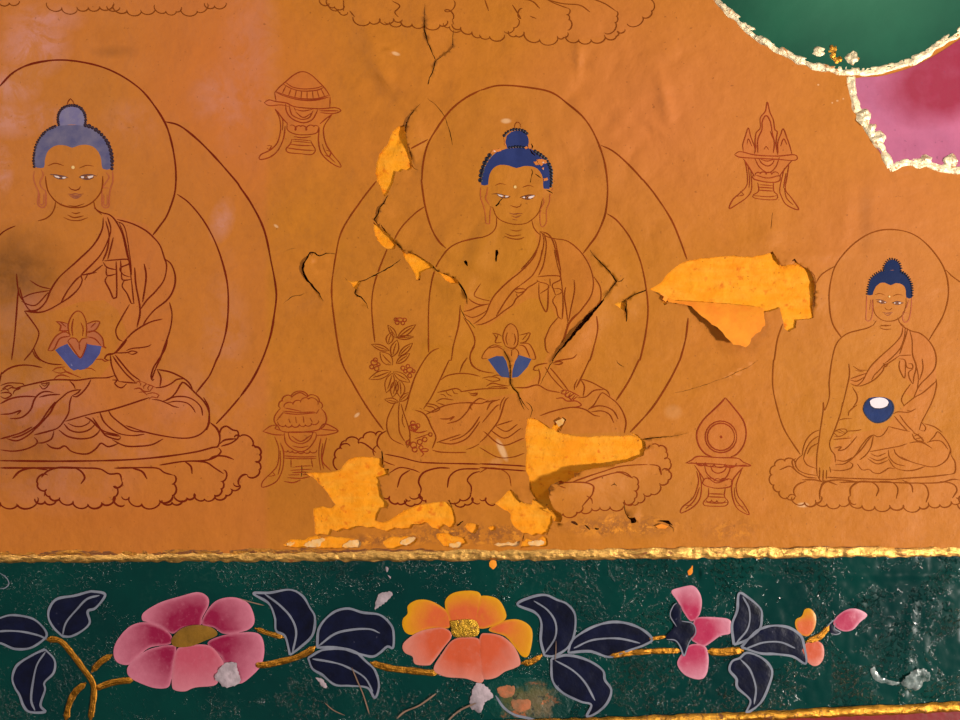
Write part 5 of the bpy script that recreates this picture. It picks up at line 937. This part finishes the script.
# ---------- flowers, leaves and stems on the green band ----------
def petals(root, specs, mat, dome=.35, lift=.4, name='petal', heart=None):
    for k, sp in enumerate(specs):
        m = mat[k] if isinstance(mat, (list, tuple)) else mat; Q = poly(sp, 1.6, True)
        hc = np.array(heart) if heart is not None else Q.mean(0); R = np.hypot(*(Q-hc).T).max()
        def tint(V, d): r = np.hypot(V[:, 0]-hc[0], V[:, 1]-hc[1])/R; return np.clip(1.45*(1-r)+.1, 0, 1)*np.clip(.3+d/4.5, 0, 1)
        mb = MB(); fill(mb, Q, Hg, 0, 2.4, dome=min(dome, .5), lift=lift+.15*(k % 3), tint=tint); mb.build(name, m, root, custom=False)
def gthing(name, u, v, label, cat, group=None):
    o = thing(name, u, v, label, cat, group); o.location = W(u, v, float(Hg([u], [v])[0])); return o
f1_ = gthing('flower', 190, 678, 'large pink six-petalled flower with a flat ochre heart', 'painted flower')
petals(f1_, ['M: 570,320 575,290 640,250 720,225 790,208 830,225 835,260 810,310 800,345 740,350 690,374 640,345 590,328', 'M: 808,335 830,280 870,240 930,228 985,245 1010,280 1018,330 985,362 900,375 855,350', 'M: 455,450 470,400 520,345 580,328 640,345 685,380 682,415 600,430 550,470 515,498 470,488', 'M: 830,415 880,385 960,370 1035,375 1057,430 1045,500 1000,550 960,575 930,560 895,520 885,470'], m_pink, heart=(194, 635))
petals(f1_, ['M: 510,530 520,495 580,445 640,425 690,420 705,430 695,500 685,560 670,590 620,592 570,575 530,555', 'M: 688,580 690,500 710,435 760,420 830,420 870,450 897,500 880,545 860,580 780,590 740,605 700,600'], [m_pink, m_pinkpale], .4, .9, heart=(194, 632))
petals(f1_, ['M: 688,395 730,352 790,338 850,350 870,378 820,402 760,425 700,425'], m_heart, .5, 1.5, 'flower_heart')
f2_ = gthing('flower', 468, 680, 'large orange and salmon six-petalled flower with a gold heart, in the middle', 'painted flower')
petals(f2_, ['N: 650,345 652,315 670,295 672,262 710,240 760,243 810,270 838,300 838,350 770,355 700,378 665,372', 'N: 842,325 824,285 822,240 858,210 930,203 965,225 965,322 890,330', 'N: 940,325 955,240 975,222 1030,235 1060,280 1060,318 1000,348 955,352', 'O: 35,360 90,325 150,318 200,345 210,390 195,460 170,465 140,430 100,385'], m_orange, heart=(466, 630))
petals(f2_, ['N: 650,425 665,400 720,365 800,350 840,365 845,390 815,430 770,490 750,500 700,495 690,465 660,450', 'N: 775,515 810,450 850,400 900,388 955,395 975,450 972,565 900,552 820,545', 'O: 0,385 30,372 90,385 140,430 162,490 140,510 100,525 60,550 10,550 -5,480'], m_salmon, .4, .9, heart=(466, 632))
petals(f2_, ['N: 843,335 850,322 940,320 952,378 880,388 850,378'], m_heartgold, .5, 1.5, 'flower_heart')
f3_ = gthing('flower', 700, 678, 'small pink three-petalled flower with a dark calyx, right of centre', 'painted flower')
petals(f3_, ['O: 765,205 800,190 850,182 878,210 887,250 877,300 845,325 815,290 790,245', 'O: 850,345 870,310 960,310 1000,320 1006,350 1000,375 960,385 900,425 860,410 842,390', 'O: 790,500 800,465 840,420 900,425 915,480 905,540 875,558 820,540'], m_ltpink, heart=(688, 632))
petals(f3_, ['O: 770,268 785,250 805,270 805,320 850,335 858,370 838,400 828,430 815,460 800,420 745,395 750,375 775,345 765,300'], m_navy, .4, 1.2, 'calyx')
mb = MB(); draw(mb, 'O: 785,345 760,300 772,262 787,250; O: 805,322 850,333 862,370 838,405 828,430 815,462 800,425 780,400 745,396', 1.3, 0, off=2.2, H=Hg, cut=False); mb.build('calyx_outline', m_outline, f3_)
b1_ = gthing('flower_bud', 806, 640, 'round orange-yellow bud near the end of the stem', 'painted bud'); petals(b1_, ['P: 302,345 305,318 328,305 340,278 362,275 382,300 383,335 372,365 350,385 320,375'], m_budorange, heart=(806, 637))
b2_ = gthing('flower_bud', 813, 664, 'round salmon bud below the gold twig, beside the last leaf', 'painted bud'); petals(b2_, ['P: 335,470 328,430 368,402 408,415 416,460 400,495 370,502'], m_salmon, heart=(810, 646))
b3_ = gthing('flower_bud', 848, 630, 'pointed pink and crimson bud at the very tip of the stem', 'painted bud'); petals(b3_, ['P: 455,340 460,315 500,282 545,275 590,300 560,330 530,360 490,364'], m_ltpink, heart=(838, 623))
petals(b3_, ['P: 436,348 445,332 452,348 475,368 455,374 438,366'], m_navy, .4, 1.0, 'calyx'); mb = MB(); draw(mb, 'P: 425,345 455,318 465,312; P: 440,370 460,376 480,368 455,352 462,330', 1.0, 0, off=2.2, H=Hg, cut=False); mb.build('calyx_outline', m_outline, b3_)
LV = [('leaf_1', 'dark navy leaf pointing left, cut by the left edge of the frame', 'M: -90,400 -60,340 0,312 50,300 120,310 160,335 187,375 170,402 120,432 60,435 0,412 -50,420', 'M: -80,385 0,365 80,365 150,380 188,397'),
 ('leaf_2', 'dark navy leaf pointing up and right, second from the left edge', 'M: 250,385 215,350 195,310 200,270 230,235 300,222 350,208 375,205 422,218 385,270 352,285 360,330 330,362 285,385', 'M: 250,385 265,330 310,275 350,235 400,220'),
 ('leaf_3', 'dark navy leaf hanging down under the forked gold twig at the left', 'M: 180,437 130,460 70,500 50,550 60,590 78,620 95,665 120,688 180,687 162,660 180,600 178,570 215,530 218,480', 'M: 182,447 148,500 132,570 125,640 140,682'),
 ('leaf_4', 'dark navy leaf with its tip at the upper left, just right of the pink flower', 'N: 200,460 180,385 145,362 140,310 115,252 55,213 120,210 200,198 250,222 280,270 300,310 290,380 240,430', 'N: 100,215 160,260 205,310 225,370 210,450'),
 ('leaf_5', 'broad dark navy leaf pointing right, middle of the three after the pink flower', 'N: 308,430 318,350 370,292 430,274 490,290 560,300 605,340 615,380 612,430 590,425 560,450 530,465 480,455 400,430', 'N: 310,427 380,375 450,358 520,356 560,372'),
 ('leaf_6', 'dark navy leaf sloping down to the right with a tan scratch across it', 'N: 272,472 330,440 400,433 460,445 500,480 540,520 556,580 540,630 510,590 440,582 380,578 330,540 290,515', 'N: 290,476 380,490 440,512 500,550 532,605'),
 ('leaf_7', 'dark navy leaf with a hooked tip, just right of the orange flower', 'O: 258,462 243,400 245,330 220,290 150,258 200,230 260,220 310,240 350,257 380,300 376,380 350,430 300,462', 'O: 215,243 270,280 302,330 300,390 260,452'),
 ('leaf_8', 'long dark navy leaf lying to the right along the gold stem, in the right half', 'O: 352,450 370,400 440,352 520,328 590,333 650,358 688,395 660,418 600,440 520,468 440,445', 'O: 375,432 450,400 550,393 640,412'),
 ('leaf_9', 'large dark navy leaf hanging down to the lower gilded strip, right of the orange flower', 'O: 285,475 350,460 430,480 490,520 500,560 525,600 510,650 470,690 428,706 445,660 400,645 330,610 290,560', 'O: 300,480 370,520 420,570 460,642'),
 ('leaf_10', 'dark navy leaf standing upright, right of the small pink flower', 'P: 55,418 48,340 68,280 75,213 110,228 160,272 167,310 155,360 100,402', 'P: 65,412 112,350 117,280 90,225'),
 ('leaf_11', 'dark navy leaf pointing right towards the salmon bud', 'P: 85,428 140,368 200,343 270,348 320,380 335,420 342,492 290,465 220,455 160,452', 'P: 100,435 170,410 240,408 300,432'),
 ('leaf_12', 'dark navy leaf hanging down from the right end of the stem', 'P: 78,472 110,450 170,473 207,520 195,580 160,650 105,688 120,640 70,590 65,555 38,520 48,485', 'P: 80,475 120,520 142,590 135,655')]
for nm, lab, out, vein in LV:
    c = poly(out, 2, True).mean(0); r = gthing('leaf', c[0], c[1], lab, 'painted leaf')
    mb = MB(); fill(mb, poly(out, 1.8, True), Hg, 0, 3, dome=.3, lift=.35); mb.build('blade', m_navy, r, custom=False)
    D = smooth(pts(out.split(':')[0], out.split(':')[1])+[pts(out.split(':')[0], out.split(':')[1])[0]], 1.2)
    mb = MB(); ribbon(mb, D, 2.3, 0, off=1.25, H=Hg, taper=False, cut=False); mb.build('outline', m_outline, r)
    mb = MB(); draw(mb, vein, 2.0, 0, off=1.35, H=Hg, cut=False); mb.build('vein', m_outline, r)
def stem(label, spec, w, mat=m_stem):
    C = curves(spec); c = C[0][len(C[0])//2]; r = None; mbx = MB()
    for D in C:
        D = np.array(D); nD = len(D); T = np.gradient(D, axis=0); T = T/(np.linalg.norm(T, axis=1)[:, None]+1e-9); N = np.stack([T[:, 1], -T[:, 0]], 1); V = []; n = 9
        tp = np.clip(np.minimum(np.arange(nD), np.arange(nD)[::-1])/3., .3, 1)
        for q in range(n):
            t = q/(n-1.)*2-1; P2 = D+N*(t*w/2*tp*(1+.25*vnoise(D[:, 0], D[:, 1], 6, 1)))[:, None]
            pr = max(0, 1-t*t)**.5; grooves = .35*math.cos(t*9); h = Hg(P2[:, 0], P2[:, 1])+.3+(1.1+grooves)*pr*tp+pr*(.9*vnoise(P2[:, 0], P2[:, 1], 5, 3)+.7*vnoise(P2[:, 0], P2[:, 1], 2.4, 4))
            V += [W(P2[i, 0], P2[i, 1], h[i]) for i in range(nD)]
        mbx.add(V, [(q*nD+i, q*nD+i+1, (q+1)*nD+i+1, (q+1)*nD+i) for q in range(n-1) for i in range(nD-1)])
    return props(mbx.build('vine_stem', mat, custom=False), label, 'painted stem')
stem('forked gold stem rising between the first leaves at the left edge', 'M: 180,398 240,405 290,460 340,525 370,570 375,620 360,725; M: 365,530 400,490 450,458; M: 375,598 450,570 540,558; M: 345,570 300,610 275,660 262,725', 6.2)
stem('short gold twig between the pink flower and the first leaf after it', 'N: 58,352 110,372 178,392', 5)
stem('gold stem curving from under the pink flower to the three leaves', 'N: 50,498 100,500 160,488 220,472 270,450 302,425', 6.5)
stem('gold stem from the three leaves to the orange flower', 'N: 520,490 600,512 700,524 795,535', 6.5)
stem('short gold stem right of the orange flower', 'O: 163,492 205,487 250,458', 6)
stem('long straight gold stem under the long navy leaf', 'O: 515,467 600,452 700,445 808,443', 6)
stem('gold twig leading into the calyx of the small pink flower', 'O: 668,396 720,390 750,383', 4)
stem('gold stem between the small pink flower and the last leaves', 'O: 905,445 960,450|P: 40,446 95,442', 8)
stem('gold twig leading to the pointed pink bud', 'P: 343,408 400,385 440,340', 6)

# ---------- damage on the green band ----------
def scar(name, label, specs, mat, cat='paint scar', rise=.5, lift=.6, j=.7, step=2.):
    mb = MB()
    for sp in specs: fill(mb, rough(poly(sp, 1.4, True), j, len(sp)), lambda X, Y: Hg(X, Y)+rise*1.6*vnoise(np.asarray(X, float), np.asarray(Y, float), 4, 3), 0, step, dome=rise, lift=lift)
    return props(mb.build(name, mat, custom=False), label, cat)
scar('paint_scar', 'white bare scar at the lower right petal of the large pink flower', ['M: 862,545 885,505 915,488 945,490 955,520 965,560 940,582 900,586 880,570'], m_scar, rise=1.4, lift=2.2)
scar('paint_scar', 'small pinkish chip in the green above the orange flower', ['N: 540,275 552,222 600,207 610,222 575,255'], m_scar)
scar('paint_scar', 'small white chip below the sloping navy leaf', ['N: 305,552 330,558 348,585 335,590'], m_scar)
scar('paint_scar', 'tiny white chip at the top of the green band left of the orange flower', ['N: 582,108 594,112 588,130', 'N: 590,140 604,148 602,155'], m_scar, j=.2)
scar('paint_scar', 'orange nick in the green above the small pink flower', ['O: 832,125 850,100 852,118 842,138 834,138'], m_flapback)
scar('paint_scar', 'pink nick just under the gilded strip above the orange flower', ['O: 38,88 60,82 68,100 55,118 40,105'], m_flapback)
scar('paint_lump', 'glassy grey-white lump on the green band at the lower right', ['P: 725,580 740,545 790,515 835,525 838,555 800,590 770,605'], m_lump, 'paint lump', 2.6, .8)
scar('paint_lump', 'curved smear trailing left from the glassy lump', ['P: 600,520 620,508 640,545 680,560 720,570 700,580 640,572 610,550'], m_lump, 'paint lump', .8, .3)
scar('worn_patch', 'brownish worn patch at the bottom edge under the orange flower', ['O: 68,600 95,582 140,588 130,625 90,630', 'O: 130,640 195,640 200,672 160,690 130,670'], m_scarorange, 'worn patch')
scar('worn_patch', 'greyish faded smear left of the brownish worn patch, at the bottom edge', ['O: -20,580 10,575 40,600 50,630 20,650 0,690 -40,660', 'N: 930,600 955,590 958,640 925,680'], m_scar, 'worn patch')
mb = MB(); draw(mb, 'O: 62,622 95,670 140,700 200,715 255,735', 2.6, 0, off=.7, H=Hg, cut=False); props(mb.build('ghost_leaf_outline', m_outline), 'grey outline of a worn-away leaf at the bottom edge under the orange flower', 'worn leaf')
scar('worn_patch', 'broad mottled brown-green rub around the worn leaf at the bottom edge', ['O: 40,570 150,550 290,560 360,600 375,650 350,700 330,712 150,712 60,710 30,650'], m_worn, 'worn patch', .15, .15, .3)
def scratch(label, spec, w): mb = MB(); draw(mb, spec, w*.7, 0, off=2.1, H=Hg, cut=False); props(mb.build('scratch', m_scratch), label, 'scratch')
scratch('tan scratch running down from the sloping navy leaf', 'N: 448,508 470,560 495,620 518,695', 1.7)
scratch('tan scratch near the bottom edge left of the orange flower', 'N: 628,712 660,685 720,658 785,612', 2.4)
scratch('tan scratch at the bottom edge under the orange flower', 'N: 830,722 880,680 945,650', 2.4)
scratch('short vertical tan scratch over the hooked navy leaf', 'O: 304,402 303,450 300,480', 1.5)
scratch('faint tan scratch below the sloping navy leaf', 'N: 340,650 375,680 420,700', 1.6)
scratch('faint tan scratch at the top corner between pink flower and hooked leaf tip', 'N: 0,232 40,245 98,260', 1.6)
mb = MB(); draw(mb, 'M: 0,132 25,150 36,175 20,192 0,195', 1.2, 0, off=.6, H=Hg, cut=False); props(mb.build('scroll_line', m_outline), 'small grey curl at the left edge under the gilded strip', 'painted line')

# ---------- light and camera ----------
sc = bpy.context.scene
w = bpy.data.worlds.new('World'); sc.world = w; w.use_nodes = True; bgn = w.node_tree.nodes['Background']; bgn.inputs[0].default_value = WCOL; bgn.inputs[1].default_value = WSTR
def area(name, loc, tgt, size, power, col, sy=None):
    L = bpy.data.lights.new(name, 'AREA'); L.energy = power; L.color = col; L.size = size
    if sy: L.shape = 'RECTANGLE'; L.size_y = sy
    o = link(bpy.data.objects.new(name, L)); o.location = loc; o.rotation_euler = (Vector(tgt)-Vector(loc)).to_track_quat('-Z', 'Y').to_euler(); return o
for a in LIGHTS: area(*a)
cam = bpy.data.cameras.new('Camera'); co = link(bpy.data.objects.new('Camera', cam)); sc.camera = co
DIST = 1.15; co.location = (0, -DIST, ZC); co.rotation_euler = (math.pi/2, 0, 0)
cam.sensor_width = 36; cam.lens = 36*DIST/(960*S); cam.clip_start = .01
vs = sc.view_settings; vs.view_transform = 'Standard'; vs.look = 'None'; vs.gamma = 1; vs.exposure = 0; vs.use_curve_mapping = False
